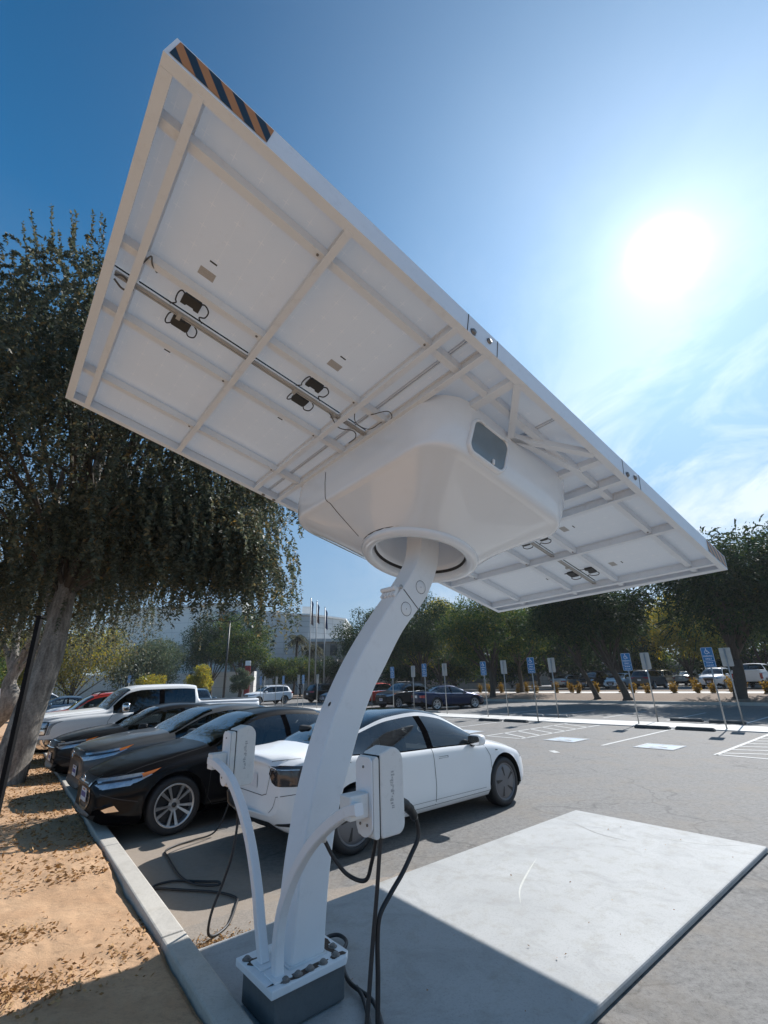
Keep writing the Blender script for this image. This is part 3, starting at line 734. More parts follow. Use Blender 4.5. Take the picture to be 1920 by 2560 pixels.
def cells_mat():       # bifacial glass module: a little daylight passes between and round the cells
    m, nt, b = newmat('bifacial cells'); b.inputs['Base Color'].default_value = (.01, .014, .03, 1); b.inputs['Roughness'].default_value = .12
    tr = N(nt, 'ShaderNodeBsdfTransparent'); tr.inputs[0].default_value = (.9, .95, 1, 1); mx = N(nt, 'ShaderNodeMixShader'); mx.inputs[0].default_value = .24
    nt.links.new(b.outputs[0], mx.inputs[1]); nt.links.new(tr.outputs[0], mx.inputs[2]); nt.links.new(mx.outputs[0], nt.nodes['Material Output'].inputs[0]); return m
M['backsheet'] = backsheet(); M['cells'] = cells_mat()
xs6 = [-3.205+i*1.0685 for i in range(7)]
rows2 = ((-1.600, -.172), (-.156, 1.598))
for i in range(6):
    for j, (y0, y1) in enumerate(rows2):
        x0, x1 = xs6[i]+.004, xs6[i+1]-.004
        m = MB(); P8 = [A(x, y, z) for z in (.106, .140) for x, y in ((x0, y0), (x1, y0), (x1, y1), (x0, y1))]
        m.add(P8, [(0, 3, 2, 1)], 0); m.add(P8, [(4, 5, 6, 7), (0, 1, 5, 4), (1, 2, 6, 5), (2, 3, 7, 6), (3, 0, 4, 7)], 1)
        # frame rails on the back of the panel
        m2 = AB()
        o = m.build('solar_panel', [M['backsheet'], M['cells']], st, True, recalc=False)
        uvl = o.data.uv_layers.new(name='uv')
        cc_ = [(x0, y0), (x1, y0), (x1, y1), (x0, y1)]
        for pg in o.data.polygons:
            for li in pg.loop_indices:
                vi = o.data.loops[li].vertex_index % 8
                # match local position to canopy frame
                co_ = o.data.vertices[o.data.loops[li].vertex_index].co+base_loc(st)-AC
                uvl.data[li].uv = (co_.dot(ax)-x0+.02, co_.dot(ay)-y0+.03)
        m2.ab(x0, x0+.010, y0, y1, .094, .105); m2.ab(x1-.010, x1, y0, y1, .094, .105)
        m2.build('panel_frame', M['frame_white'], o, True)
        xc = (x0+x1)/2; yj = -.30 if j == 0 else -.045
        # junction box with two leads
        jb = AB(); bw, bh = .068, .052
        prof = [(-bw, -bh), (-bw*.45, -bh), (-bw*.35, -bh*.72), (bw*.35, -bh*.72), (bw*.45, -bh), (bw, -bh), (bw, bh*.55), (bw*.8, bh), (-bw*.8, bh), (-bw, bh*.55)]
        sgn = 1 if j else 1
        jb.prism([A(xc+p*1, yj-q*(1 if j == 0 else -1), .104) for p, q in prof], -az_*.028)
        jo = jb.build('junction_box', M['jbox'], o, True, bevel=.003)
        cb = MB()
        yy = 1 if j == 0 else -1
        for s_ in (-1, 1):
            rr = .9 if s_ < 0 else 1.1
            cb.tube(spline([A(xc+s_*.055, yj-.035*yy, .085), A(xc+s_*.085, yj-.062*yy, .075), A(xc+s_*.112*rr, yj-.03*yy, .068), A(xc+s_*.110*rr, yj+.04*yy, .07), A(xc+s_*.088, yj+.075*yy, .075), A(xc+s_*.12, yj+(.11 if j == 0 else .085)*yy, .072)], 6), .0052, 6)
        cb.build('lead', M['cable'], o, True)
        lb = AB(); yl = -.59 if j == 0 else .335
        if j == 0: lb.ab(xc-.055, xc+.055, yl-.035, yl+.035, .1045, .1055, 0)
        lb.ab(xc-.02, xc+.03, yl-.118 if j == 0 else yl, yl-.106 if j == 0 else yl+.013, .1040, .1055, 1)
        if j == 1: lb.ab(xc-.03, xc+.06, yl-.055, yl-.050, .1042, .1055, 0)
        lb.build('rating_label', [M['label'], M['black_pl']], o, True)
# conduit under the seam between rows + loose wiring
for xa, xb, cl_ in ((-3.16, -.95, (-2.7, -1.7, -1.3)), (1.1, 3.16, (1.4, 2.4))):
    m = AB(); m.ab(xa, xb, -.178, -.158, .050, .068); m.ab(xa, xb, -.142, -.132, .055, .070)
    for x in cl_: m.box(A(x, -.15, .05), (.03, .07, .02), AM)
    m.build('conduit', M['conduit'], st, True)
m = MB()
m.tube(spline([A(-3.15, -.16, .04), A(-3.10, -.20, .03), A(-3.02, -.16, .01), A(-3.08, -.10, .02), A(-3.15, -.12, .04)], 8), .007, 6)
m.tube(spline([A(-1.35, -.17, .03), A(-1.2, -.10, .01), A(-1.1, -.2, -.02), A(-1.02, -.12, .0), A(-1.0, .02, .02)], 8), .005, 6)
m.tube(spline([A(-1.25, -.42, .02), A(-1.15, -.30, -.01), A(-1.02, -.33, -.02), A(-.98, -.45, .02)], 8), .004, 6)
m.tube(spline([A(-1.1, -.45, .02), A(-1.05, -.62, -.01), A(-.97, -.58, 0), A(-.95, -.45, .02)], 8), .004, 6)
m.tube(spline([A(-3.02, -.42, .02), A(-2.99, -.52, .015), A(-2.97, -.46, .02), A(-2.93, -.40, .04)], 6), .005, 6)
m.build('wiring', M['wire_grey'], st, True)
# pod: rounded box that narrows to the ring
def pod_ring(x0, x1, y0, y1, r, n=8):
    pts = []
    for cx, cy, a0 in ((x1-r, y1-r, 0), (x0+r, y1-r, 90), (x0+r, y0+r, 180), (x1-r, y0+r, 270)):
        for i in range(n+1):
            a = R(a0+90*i/n); pts.append((cx+r*math.cos(a), cy+r*math.sin(a)))
    # subdivide the straight runs so that all loops share vertex count
    out = []
    for i in range(len(pts)):
        a, b = pts[i], pts[(i+1) % len(pts)]
        k = 8 if (i % (n+1)) == n else 1
        for j in range(k): out.append((a[0]+(b[0]-a[0])*j/k, a[1]+(b[1]-a[1])*j/k))
    return out
RC = (.07, .06); RR = .565
lv = [(-.05, (-.93, .93, -1.16, 1.27, .34)), (.05, (-.93, .93, -1.16, 1.27, .34)), (.20, (-.92, .925, -1.145, 1.25, .33)), (.36, (-.895, .905, -1.11, 1.21, .32)), (.385, (-.888, .898, -1.10, 1.20, .315)), (.400, (-.88, .89, -1.09, 1.19, .31)), (.411, (-.865, .875, -1.073, 1.172, .305)), (.419, (-.835, .845, -1.035, 1.135, .295))]
loops = [[(p[0], p[1], -t_) for p in pod_ring(*b_)] for t_, b_ in lv]
nl = len(loops[0])
last = loops[-1]
circ = []
for p in last:
    d = math.atan2(p[1]-RC[1], p[0]-RC[0]); circ.append((RC[0]+RR*math.cos(d), RC[1]+RR*math.sin(d), -.705))
for f_ in (.02, .06, .12, .22, .34, .47, .6, .73, .86, .95, 1.0):
    zf = f_**1.04
    loops.append([(a[0]+(c[0]-a[0])*f_, a[1]+(c[1]-a[1])*f_, a[2]+(c[2]-a[2])*zf) for a, c in zip(last, circ)])
m = MB(); vs = []
for lp in loops: vs += [A(*p) for p in lp]
fs = [(i*nl+j, i*nl+(j+1) % nl, (i+1)*nl+(j+1) % nl, (i+1)*nl+j) for i in range(len(loops)-1) for j in range(nl)]
m.add(vs, fs, smooth=True); pod = m.build('pod_shell', M['pod_white'], st, True)
if pod.data.polygons[0].normal.dot(pod.data.polygons[0].center+base_loc(st)-A(0, 0, -.3)) < 0: pod.data.flip_normals()
# ring moulding and inner bowl
TR = Matrix((ax, -ay, -az_)).transposed().to_4x4(); TR.translation = A(RC[0], RC[1], 0)
m = MB()
prof = [(RR+.006, .695), (RR+.010, .715), (RR+.002, .738), (RR-.018, .752), (RR-.050, .758), (RR-.085, .752), (RR-.104, .735), (RR-.110, .710), (RR-.112, .688)]
m.lathe(prof, TR, 72)
m.build('ring_moulding', M['pod_white'], pod, True)
m = MB(); prof = [(RR-.112, .688), (RR-.122, .683), (RR-.126, .660), (RR-.132, .662), (RR-.14, .60), (RR-.15, .45), (RR-.155, .2), (RR-.155, .05)]
m.lathe(prof[:3], TR, 72, mi=1); m.lathe(prof[2:], TR, 72); m.build('bowl', [M['pod_white'], M['dark_gap']], pod, True)
m = MB(); 
for r_ in (RR+.0065,): m.lathe([(r_, .697), (r_+.010, .6935)], TR, 72)
m.build('ring_seam', M['dark_gap'], pod, True)
bvh_pod = BVHTree.FromPolygons([tuple(v) for v in vs], fs)
def pod_strip(pts, w, off, name, mt):
    """thin strip lying on the pod surface through canopy-frame points"""
    m = MB(); L = []
    for q in spline([A(*p) for p in pts], 10):
        loc, nrm, idx, d = bvh_pod.find_nearest(q)
        if nrm.dot(loc-A(0, 0, -.3)) < 0: nrm = -nrm
        L.append((loc, nrm))
    vs_ = []
    for i, (p, nn) in enumerate(L):
        t_ = (L[min(i+1, len(L)-1)][0]-L[max(i-1, 0)][0]).normalized(); s_ = t_.cross(nn).normalized()*w/2
        vs_ += [p-s_+nn*off, p+s_+nn*off]
    m.add(vs_, [(2*i, 2*i+1, 2*i+3, 2*i+2) for i in range(len(L)-1)]); return m.build(name, mt, pod, True)
pod_strip([(-.93, .50, -.06), (-.92, .47, -.2), (-.9, .44, -.36), (-.86, .42, -.43), (-.75, .40, -.48), (-.62, .36, -.56), (-.50, .32, -.66)], .010, .0015, 'shell_seam', M['dark_gap'])
pod_strip([(.93, .50, -.06), (.92, .47, -.2), (.9, .44, -.36), (.86, .42, -.43), (.75, .40, -.50), (.66, .36, -.62)], .010, .0015, 'shell_seam', M['dark_gap'])
# hatch window on the end wall
WB = []
def wallpt(x, tdep):
    o = A(x, -3, -tdep); h = bvh_pod.ray_cast(o, ay)
    return h[0], -ay if h[1] is None else (h[1] if h[1].dot(ay) < 0 else -h[1])
def hatch(cx, ct, w, h, r, off, name, mats, rimw=0):
    m = MB(); pts = rrect(w, h, r, 6); outer = []; 
    for px, py in pts:
        p, nn = wallpt(cx+px, ct+py); outer.append(p+nn*off)
    if rimw:
        inner = []; pts2 = rrect(w-2*rimw, h-2*rimw, max(r-rimw, .01), 6)
        for px, py in pts2:
            p, nn = wallpt(cx+px, ct+py); inner.append(p+nn*off)
        mid = [(a*.5+b*.5)-ay*.010 for a, b in zip(outer, inner)]; base = [p+ay*off*1.2 for p in outer]; n = len(pts)
        base2 = [p+ay*off*1.2 for p in inner]
        m.add(base+outer+mid+inner+base2, [(k_*n+i, k_*n+(i+1) % n, (k_+1)*n+(i+1) % n, (k_+1)*n+i) for k_ in range(4) for i in range(n)], smooth=True)
    else:
        m.add(outer, [tuple(range(len(outer)))])
    return m.build(name, mats, pod, True)
M['hatch_glass'] = mat('grey blue hatch pane', (.16, .21, .25), .25, 0, .2, 5, .6)
hw = hatch(-.37, .225, .455, .315, .085, .022, 'hatch_frame', M['pod_white'], .026)
hatch(-.37, .225, .41, .27, .065, .016, 'hatch_pane', M['hatch_glass'])
m = MB()
p, nn = wallpt(-.30, .335); m.box(p+nn*.024, (.022, .012, .045), AM)
for x in (-.50, -.22): p, nn = wallpt(x, .085); m.box(p+nn*.024, (.055, .014, .022), AM)
m.build('hatch_latch', M['white_paint'], pod, True)

# ---------------------------------------------------------------- charge units on their curved arms
def unit(root_uv, armpts, vA, vB, z0, z1, side, label):
    r = empty('charge_unit', UV(*root_uv, .273), 0, label, 'EV charger', 'EV chargers on curved white arms')
    up = spline([UV(1.69, p[0], p[1]) for p in armpts], 10)
    m = MB(); s = .028
    vs = []
    for i, p in enumerate(up):
        t_ = (up[min(i+1, len(up)-1)]-up[max(i-1, 0)]).normalized(); a = Vector((UX, UY, 0)); b_ = t_.cross(a).normalized()
        c_ = .006
        for da, db in ((-s, -s+c_), (-s, s-c_), (-s+c_, s), (s-c_, s), (s, s-c_), (s, -s+c_), (s-c_, -s), (-s+c_, -s)): vs.append(p+a*da+b_*db)
    n = len(up); m.add(vs, [(i*8+j, i*8+(j+1) % 8, (i+1)*8+(j+1) % 8, (i+1)*8+j) for i in range(n-1) for j in range(8)], smooth=False)
    m.add(vs[-8:], [tuple(range(8))]); m.add(vs[:8], [tuple(range(8))])
    arm = m.build('arm', M['white_paint'], r, True)
    # coupling block + back plate
    vm = (vA+vB)/2
    m = MB(); uvbox(m, 1.665, 1.792, vA+.022, vB-.022, armpts[-1][1]-.062, armpts[-1][1]+.055); m.build('coupling', M['charger_white'], r, True, bevel=.008)
    m = MB(); hw_ = (vB-vA)/2; pts = []
    for i in range(13): a = R(180+180*i/12); pts.append((vm+hw_*math.cos(a), z0+hw_*.9+hw_*.9*math.sin(a)))
    pts += [(vB, z1-.03), (vB-.025, z1), (vA+.02, z1), (vA, z1-.02)]
    m.prism([UV(1.793, p[0], p[1]) for p in pts], Vector(UV(.010, 0, 0))); bp = m.build('back_plate', M['white_paint'], r, True, bevel=.002)
    m = MB()
    for dv, dz in ((-.03, .06), (.03, .06), (0, z1-z0-.05)):
        T = Matrix((Vector((-UY, UX, 0)), Vector((0, 0, 1)), -Vector((UX, UY, 0)))).transposed().to_4x4(); T.translation = UV(1.793, vm+dv, z0+dz)
        m.lathe([(0, .004), (.007, .004), (.0075, 0)], T, 10)
    m.build('plate_bolt', M['bolt'], bp, True)
    # housing: rounded profile in the u-z plane extruded across
    def prof(u0_, u1_, za, zb_, rr, n_=7):
        o = []
        for cu, cz, a0 in ((u1_-rr, zb_-rr, 0), (u0_+.02, zb_-.02-rr*.25, 90), (u0_+.02, za+.02, 180), (u1_-rr*.6, za+rr*.6, 270)):
            r2 = rr if a0 == 0 else (.02 if a0 in (90, 180) else rr*.6)
            for i in range(n_+1): a = R(a0+90*i/n_); o.append((cu+r2*math.cos(a), cz+r2*math.sin(a)))
        return o
    m = MB(); m.prism([UV(p[0], vA-.002, p[1]) for p in prof(1.806, 1.846, z0-.005, z1+.002, .02)], Vector(UV(0, vB-vA+.004, 0))); m.build('mounting_tray', M['charger_white'], r, True, bevel=.004)
    m = MB(); m.prism([UV(p[0], vA-.008, p[1]) for p in prof(1.852, 2.026, z0-.008, z1+.040, .085)], Vector(UV(0, vB-vA+.014, 0)), smooth=False)
    hs = m.build('housing', M['charger_white'], r, True, bevel=.010, seg=3)
    m = MB(); m.prism([UV(p[0], vA-.001, p[1]) for p in prof(1.847, 1.851, z0, z1+.005, .002)], Vector(UV(0, vB-vA+.001, 0))); m.build('housing_seam', M['dark_gap'], r, True)
    # moulded lettering-like ribs running down the face (the marks are too worn to read)
    m = MB(); rng_ = random.Random(5); z = z1-.085; uu = 1.948
    while z > z0+.12:
        h_ = rng_.choice((.004, .006, .009)); w_ = rng_.choice((.010, .018, .024)); 
        m.box(UV(uu-.012+rng_.uniform(-.006, .006), vA-.0085, z), (w_, .0012, h_), Matrix.Rotation(LA, 3, 'Z')); z -= h_+rng_.choice((.003, .004, .006))
    m.build('face_lettering', M['label'], hs, True)
    # cable gland under the housing
    m = MB(); m.tube([UV(1.90, vm, z0+.005), UV(1.90, vm, z0-.028)], .014, 10); m.build('cable_gland', M['black_pl'], hs, True)
    m = MB(); uvbox(m, 1.635, 1.745, armpts[0][0]-.07, armpts[0][0]+.06, .2735, .283); m.build('foot_plate', M['white_paint'], arm, True, bevel=.002)
    return r
ur = unit((1.69, 2.98), [(2.965, .275), (2.975, .42), (2.935, .59), (2.82, .78), (2.667, .943), (2.494, 1.072), (2.342, 1.158), (2.25, 1.195), (2.20, 1.205)], 2.222, 2.362, 1.045, 1.43, -1, 'white EV charger on the right arm, black cables hanging down beside the column')
ul = unit((1.69, 3.2), [(3.135, .275), (3.20, .42), (3.27, .60), (3.40, .82), (3.56, .99), (3.75, 1.13), (3.93, 1.20), (4.10, 1.235), (4.22, 1.245)], 4.105, 4.245, 1.045, 1.455, 1, 'white EV charger on the left arm in front of the white car trunk')
# cables of the right unit
vm = 2.28
m = MB()
m.tube(spline([UV(1.90, vm, 1.03), UV(1.885, vm, .93), UV(1.865, vm, .78), UV(1.835, vm, .60), UV(1.80, vm-.01, .42), UV(1.77, vm-.02, .24), UV(1.80, vm-.02, .09), UV(1.92, vm+.05, .075), UV(2.05, vm+.30, .078), UV(2.16, vm+.50, .078), UV(2.2, vm+.62, .078)], 10), .0115, 10)
m.tube(spline([UV(2.03, vm, 1.165), UV(2.12, vm, 1.13), UV(2.175, vm, 1.055), UV(2.18, vm, .97), UV(2.12, vm, .90), UV(2.05, vm, .83), UV(1.96, vm, .76), UV(1.885, vm, .69), UV(1.865, vm, .60), UV(1.855, vm-.01, .45), UV(1.84, vm-.02, .25), UV(1.86, vm, .09), UV(2.0, vm+.12, .075), UV(2.18, vm+.42, .078), UV(2.20, vm+.7, .078), UV(2.33, vm+.95, .08), UV(2.46, vm+1.08, .08), UV(2.47, vm+1.2, .08), UV(2.38, vm+1.22, .08), UV(2.28, vm+1.1, .08), UV(2.2, vm+.95, .10), UV(2.12, vm+.72, .16)], 10), .0125, 10)
m.build('cable', M['cable'], ur, True)
m = MB(); m.tube(spline([UV(1.99, vm, 1.17), UV(2.06, vm, 1.16), UV(2.12, vm, 1.125), UV(2.165, vm, 1.07)], 6), [.034]*6+[.032]*4+[.028]*4+[.024]*4+[.019], 12)
m.build('connector', M['black_pl'], ur, True)
m = MB(); m.tube(spline([UV(1.74, 2.58, .98), UV(1.78, 2.55, .90), UV(1.84, 2.50, .82), UV(1.90, 2.42, .80), UV(1.90, 2.36, .90), UV(1.90, 2.31, 1.04)], 8), .011, 8); m.build('control_lead', M['cable'], ur, True)
m = MB(); m.tube([UV(1.73, 2.585, 1.03), UV(1.735, 2.585, .98)], .016, 10); m.build('lead_gland', M['charger_white'], ur, True)
vm = 4.17
m = MB(); m.tube(spline([UV(1.84, vm-.03, 1.02), UV(1.855, vm-.03, .95), UV(1.90, vm-.03, .90)], 6), [.022]*6+[.028]*5+[.02]*2, 12); m.build('connector', M['black_pl'], ul, True)
m = MB(); m.tube(spline([UV(1.87, vm-.03, .92), UV(1.92, vm-.03, .87), UV(1.93, vm-.03, .76), UV(1.90, vm-.04, .56), UV(1.86, vm, .38), UV(1.80, vm+.03, .20), UV(1.80, vm+.06, .06), UV(1.88, vm+.10, .016), UV(2.02, vm+.20, .016), UV(2.2, vm+.47, .016), UV(2.27, vm+.62, .016), UV(2.2, vm+.85, .016), UV(2.0, vm+1.12, .016), UV(1.86, vm+1.30, .016), UV(1.78, vm+1.40, .016), UV(1.84, vm+1.46, .016), UV(2.0, vm+1.42, .016), UV(2.2, vm+1.2, .016), UV(2.28, vm+1.05, .03), UV(2.25, vm+.98, .03), UV(2.12, vm+1.15, .02), UV(2.07, vm+1.45, .016), UV(2.1, vm+1.8, .016), UV(2.15, vm+2.15, .016), UV(2.2, vm+2.42, .016), UV(2.36, vm+2.55, .016), UV(2.6, vm+2.6, .016), UV(2.85, vm+2.6, .05), UV(2.98, vm+2.58, .28), UV(3.05, vm+2.54, .62), UV(3.12, vm+2.5, .80)], 8), .0105, 8)
m.build('cable', M['cable'], ul, True)
# ---------------------------------------------------------------- cars
# every profile runs nose (x=0) to tail (x=L); the root's local +X points to the NOSE, origin under the middle
KINDS = dict(
 ev=dict(L=4.69, r=.335, wx=(.86, 3.735), cowl=1.22, hdr=2.02, rhd=2.95, deck=4.02, glass_roof=True, bpil=(2.36, 2.48), s0=1.30, s1=3.93,
  zt=[(0,.60),(.05,.66),(.2,.74),(.6,.85),(1.0,.93),(1.22,.975),(1.6,1.18),(2.02,1.385),(2.45,1.443),(2.95,1.415),(3.4,1.315),(3.8,1.19),(4.02,1.115),(4.3,1.075),(4.6,1.055),(4.66,1.04),(4.69,.98)],
  zb=[(0,.54),(.1,.62),(.6,.78),(1.2,.885),(2.0,.925),(3.2,.955),(3.9,1.0),(4.4,1.00),(4.69,.92)],
  wm=[(0,.60),(.05,.74),(.15,.84),(.35,.90),(.8,.922),(2,.925),(3.7,.925),(4.2,.90),(4.5,.84),(4.63,.76),(4.69,.66)],
  wr=[(0,.42),(.1,.55),(.5,.68),(1.22,.74),(1.6,.66),(2.02,.585),(2.5,.56),(3.0,.555),(3.5,.565),(4.02,.60),(4.5,.62),(4.69,.52)],
  zr=[(0,.585),(.1,.66),(.6,.82),(1.0,.90),(1.22,.945),(1.6,1.14),(2.02,1.325),(2.45,1.385),(2.95,1.35),(3.4,1.24),(3.8,1.10),(4.02,1.04),(4.4,1.035),(4.69,.95)],
  z0=[(0,.34),(.1,.24),(.4,.18),(4.0,.19),(4.4,.26),(4.6,.36),(4.69,.48)], bow=(.26,.20)),
 sedan=dict(L=4.88, r=.345, wx=(.96, 3.78), cowl=1.42, hdr=2.22, rhd=3.35, deck=4.12, glass_roof=False, bpil=(2.62, 2.72), s0=1.50, s1=3.88,
  zt=[(0,.62),(.04,.69),(.15,.76),(.5,.865),(1.0,.97),(1.42,1.035),(1.8,1.22),(2.22,1.395),(2.7,1.445),(3.35,1.40),(3.75,1.24),(4.12,1.10),(4.5,1.085),(4.8,1.07),(4.86,1.0),(4.88,.92)],
  zb=[(0,.54),(.1,.62),(.5,.76),(1.3,.89),(2.2,.935),(3.3,.965),(4.0,1.0),(4.6,1.0),(4.88,.88)],
  wm=[(0,.58),(.05,.70),(.15,.79),(.4,.88),(.9,.92),(2,.925),(3.8,.925),(4.3,.90),(4.65,.85),(4.8,.78),(4.88,.68)],
  wr=[(0,.46),(.1,.58),(.5,.70),(1.42,.74),(1.8,.66),(2.22,.59),(2.7,.565),(3.35,.565),(3.75,.59),(4.12,.64),(4.6,.66),(4.88,.55)],
  zr=[(0,.60),(.1,.68),(.5,.82),(1.0,.925),(1.42,.985),(1.8,1.17),(2.22,1.33),(2.7,1.38),(3.35,1.33),(3.75,1.16),(4.12,1.04),(4.6,1.045),(4.88,.90)],
  z0=[(0,.30),(.1,.22),(.4,.18),(4.1,.19),(4.5,.26),(4.75,.34),(4.88,.46)], bow=(.34,.22)),
 sedan2=dict(L=4.90, r=.34, wx=(.93, 3.76), cowl=1.34, hdr=2.16, rhd=3.20, deck=4.22, glass_roof=False, bpil=(2.58, 2.68), s0=1.42, s1=3.96,
  zt=[(0,.76),(.04,.83),(.15,.90),(.5,.97),(1.0,1.035),(1.34,1.065),(1.75,1.24),(2.16,1.41),(2.6,1.455),(3.2,1.42),(3.7,1.29),(4.22,1.12),(4.6,1.10),(4.82,1.07),(4.88,1.0),(4.90,.92)],
  zb=[(0,.66),(.1,.74),(.5,.85),(1.3,.925),(2.2,.94),(3.3,.96),(4.0,1.0),(4.6,1.0),(4.90,.88)],
  wm=[(0,.66),(.05,.75),(.15,.82),(.4,.89),(.9,.925),(2,.93),(3.8,.93),(4.3,.90),(4.65,.85),(4.82,.78),(4.90,.68)],
  wr=[(0,.54),(.1,.64),(.5,.74),(1.34,.75),(1.75,.67),(2.16,.60),(2.7,.57),(3.2,.56),(3.7,.58),(4.22,.64),(4.6,.66),(4.90,.55)],
  zr=[(0,.74),(.1,.82),(.5,.92),(1.0,.985),(1.34,1.015),(1.75,1.19),(2.16,1.345),(2.6,1.39),(3.2,1.35),(3.7,1.22),(4.22,1.05),(4.6,1.05),(4.90,.90)],
  z0=[(0,.30),(.1,.22),(.4,.18),(4.1,.19),(4.5,.26),(4.75,.34),(4.90,.46)], bow=(.24,.22)),
 sedan3=dict(L=4.64, r=.33, wx=(.88, 3.58), cowl=1.22, hdr=1.98, rhd=3.22, deck=3.98, glass_roof=False, bpil=(2.44, 2.54), s0=1.30, s1=3.72,
  zt=[(0,.70),(.04,.78),(.15,.86),(.5,.95),(.9,1.01),(1.22,1.045),(1.6,1.22),(1.98,1.385),(2.5,1.44),(3.22,1.39),(3.6,1.26),(3.98,1.13),(4.3,1.12),(4.56,1.09),(4.62,1.0),(4.64,.92)],
  zb=[(0,.62),(.1,.70),(.5,.82),(1.2,.91),(2.1,.94),(3.2,.97),(3.9,1.01),(4.4,1.01),(4.64,.88)],
  wm=[(0,.56),(.05,.68),(.15,.77),(.4,.86),(.9,.90),(2,.90),(3.6,.90),(4.1,.88),(4.4,.83),(4.56,.77),(4.64,.68)],
  wr=[(0,.44),(.1,.56),(.5,.70),(1.22,.73),(1.6,.655),(1.98,.585),(2.5,.56),(3.22,.56),(3.6,.585),(3.98,.63),(4.4,.65),(4.64,.54)],
  zr=[(0,.68),(.1,.76),(.5,.90),(.9,.965),(1.22,.995),(1.6,1.17),(1.98,1.32),(2.5,1.375),(3.22,1.32),(3.6,1.18),(3.98,1.065),(4.4,1.075),(4.64,.90)],
  z0=[(0,.32),(.1,.24),(.4,.19),(3.9,.20),(4.3,.28),(4.5,.36),(4.64,.48)], bow=(.38,.22)),
 suv=dict(L=4.60, r=.355, wx=(.90, 3.57), cowl=1.22, hdr=1.85, rhd=4.05, deck=4.42, glass_roof=False, bpil=(2.38, 2.50), s0=1.32, s1=4.00,
  zt=[(0,.82),(.04,.92),(.15,1.0),(.5,1.07),(.9,1.12),(1.22,1.16),(1.5,1.38),(1.85,1.60),(2.3,1.675),(3.2,1.68),(4.05,1.58),(4.25,1.38),(4.42,1.14),(4.52,1.08),(4.6,.95)],
  zb=[(0,.72),(.1,.80),(.5,.92),(1.2,1.02),(2.2,1.04),(3.3,1.07),(4.0,1.10),(4.42,1.08),(4.6,.88)],
  wm=[(0,.62),(.05,.72),(.15,.80),(.4,.88),(.9,.925),(2,.93),(3.6,.93),(4.1,.90),(4.4,.85),(4.52,.80),(4.6,.72)],
  wr=[(0,.52),(.1,.62),(.5,.72),(1.22,.76),(1.5,.71),(1.85,.65),(2.3,.63),(3.2,.62),(4.05,.60),(4.42,.66),(4.6,.62)],
  zr=[(0,.80),(.1,.90),(.5,1.02),(1.0,1.08),(1.22,1.11),(1.5,1.32),(1.85,1.53),(2.3,1.61),(3.2,1.615),(4.05,1.51),(4.25,1.32),(4.42,1.11),(4.6,.92)],
  z0=[(0,.36),(.1,.28),(.4,.24),(4.1,.25),(4.4,.32),(4.6,.44)], bow=(.26,.14)),
 pickup=dict(L=5.85, r=.40, wx=(1.00, 4.66), cowl=1.52, hdr=2.05, rhd=3.86, deck=3.98, glass_roof=False, bpil=(2.80, 2.94), s0=1.66, s1=3.80, bed=(4.05, 5.8),
  zt=[(0,1.02),(.03,1.16),(.12,1.23),(.6,1.27),(1.2,1.31),(1.52,1.34),(1.78,1.60),(2.05,1.82),(2.4,1.89),(3.3,1.90),(3.86,1.86),(3.93,1.5),(3.98,1.42),(4.02,1.41),(5.82,1.41),(5.85,1.34)],
  zb=[(0,.94),(.1,1.08),(.6,1.15),(1.4,1.19),(2.2,1.20),(3.9,1.22),(4.0,1.34),(5.85,1.30)],
  wm=[(0,.84),(.04,.92),(.15,.97),(.5,1.0),(1.0,1.01),(2,1.01),(4.6,1.01),(5.7,1.0),(5.82,.98),(5.85,.94)],
  wr=[(0,.74),(.1,.82),(.6,.84),(1.52,.84),(1.78,.78),(2.05,.74),(2.4,.72),(3.3,.72),(3.86,.72),(3.98,.88),(4.05,.92),(5.85,.88)],
  zr=[(0,1.0),(.1,1.19),(.6,1.24),(1.2,1.27),(1.52,1.29),(1.78,1.54),(2.05,1.75),(2.4,1.82),(3.3,1.83),(3.86,1.79),(3.93,1.45),(3.98,1.40),(5.82,1.40),(5.85,1.32)],
  z0=[(0,.46),(.1,.42),(.4,.40),(5.4,.42),(5.7,.48),(5.85,.56)], bow=(.10,.03)),
)
NK = 15
def key_section(K, x):
    g = lambda n: float(pchip([p[0] for p in K[n]], [p[1] for p in K[n]], [x])[0])
    zt, zb, wm, wr, zr, z0 = g('zt'), g('zb'), g('wm'), g('wr'), g('zr'), g('z0')
    zr = min(zr, zt-.004); wb = wm*.945; gap = max(zr-zb, .012)
    wr = min(wr, wb-.02)
    mid = z0+.52*(zb-z0)
    gs = min(1, gap/.12)
    y = [0, .80*wm, .93*wm, .985*wm, wm*.995, .992*wm, .972*wm, wb, wb-.014*gs-.004, wb*.52+wr*.48+.035*gs, wr+.022*gs+.006, wr, .90*wr, .5*wr, 0]
    z = [z0, z0, z0+.04, z0+.12, mid, zb-.16, zb-.035, zb, zb+.012*gs+.001, zb+gap*.48, zb+gap*.90, zr, zr+.52*(zt-zr), zr+.90*(zt-zr), zt]
    return y, z
SUB = [1, 1, 1, 3, 3, 3, 1, 1, 2, 2, 1, 2, 3, 3]
CACHE = {}
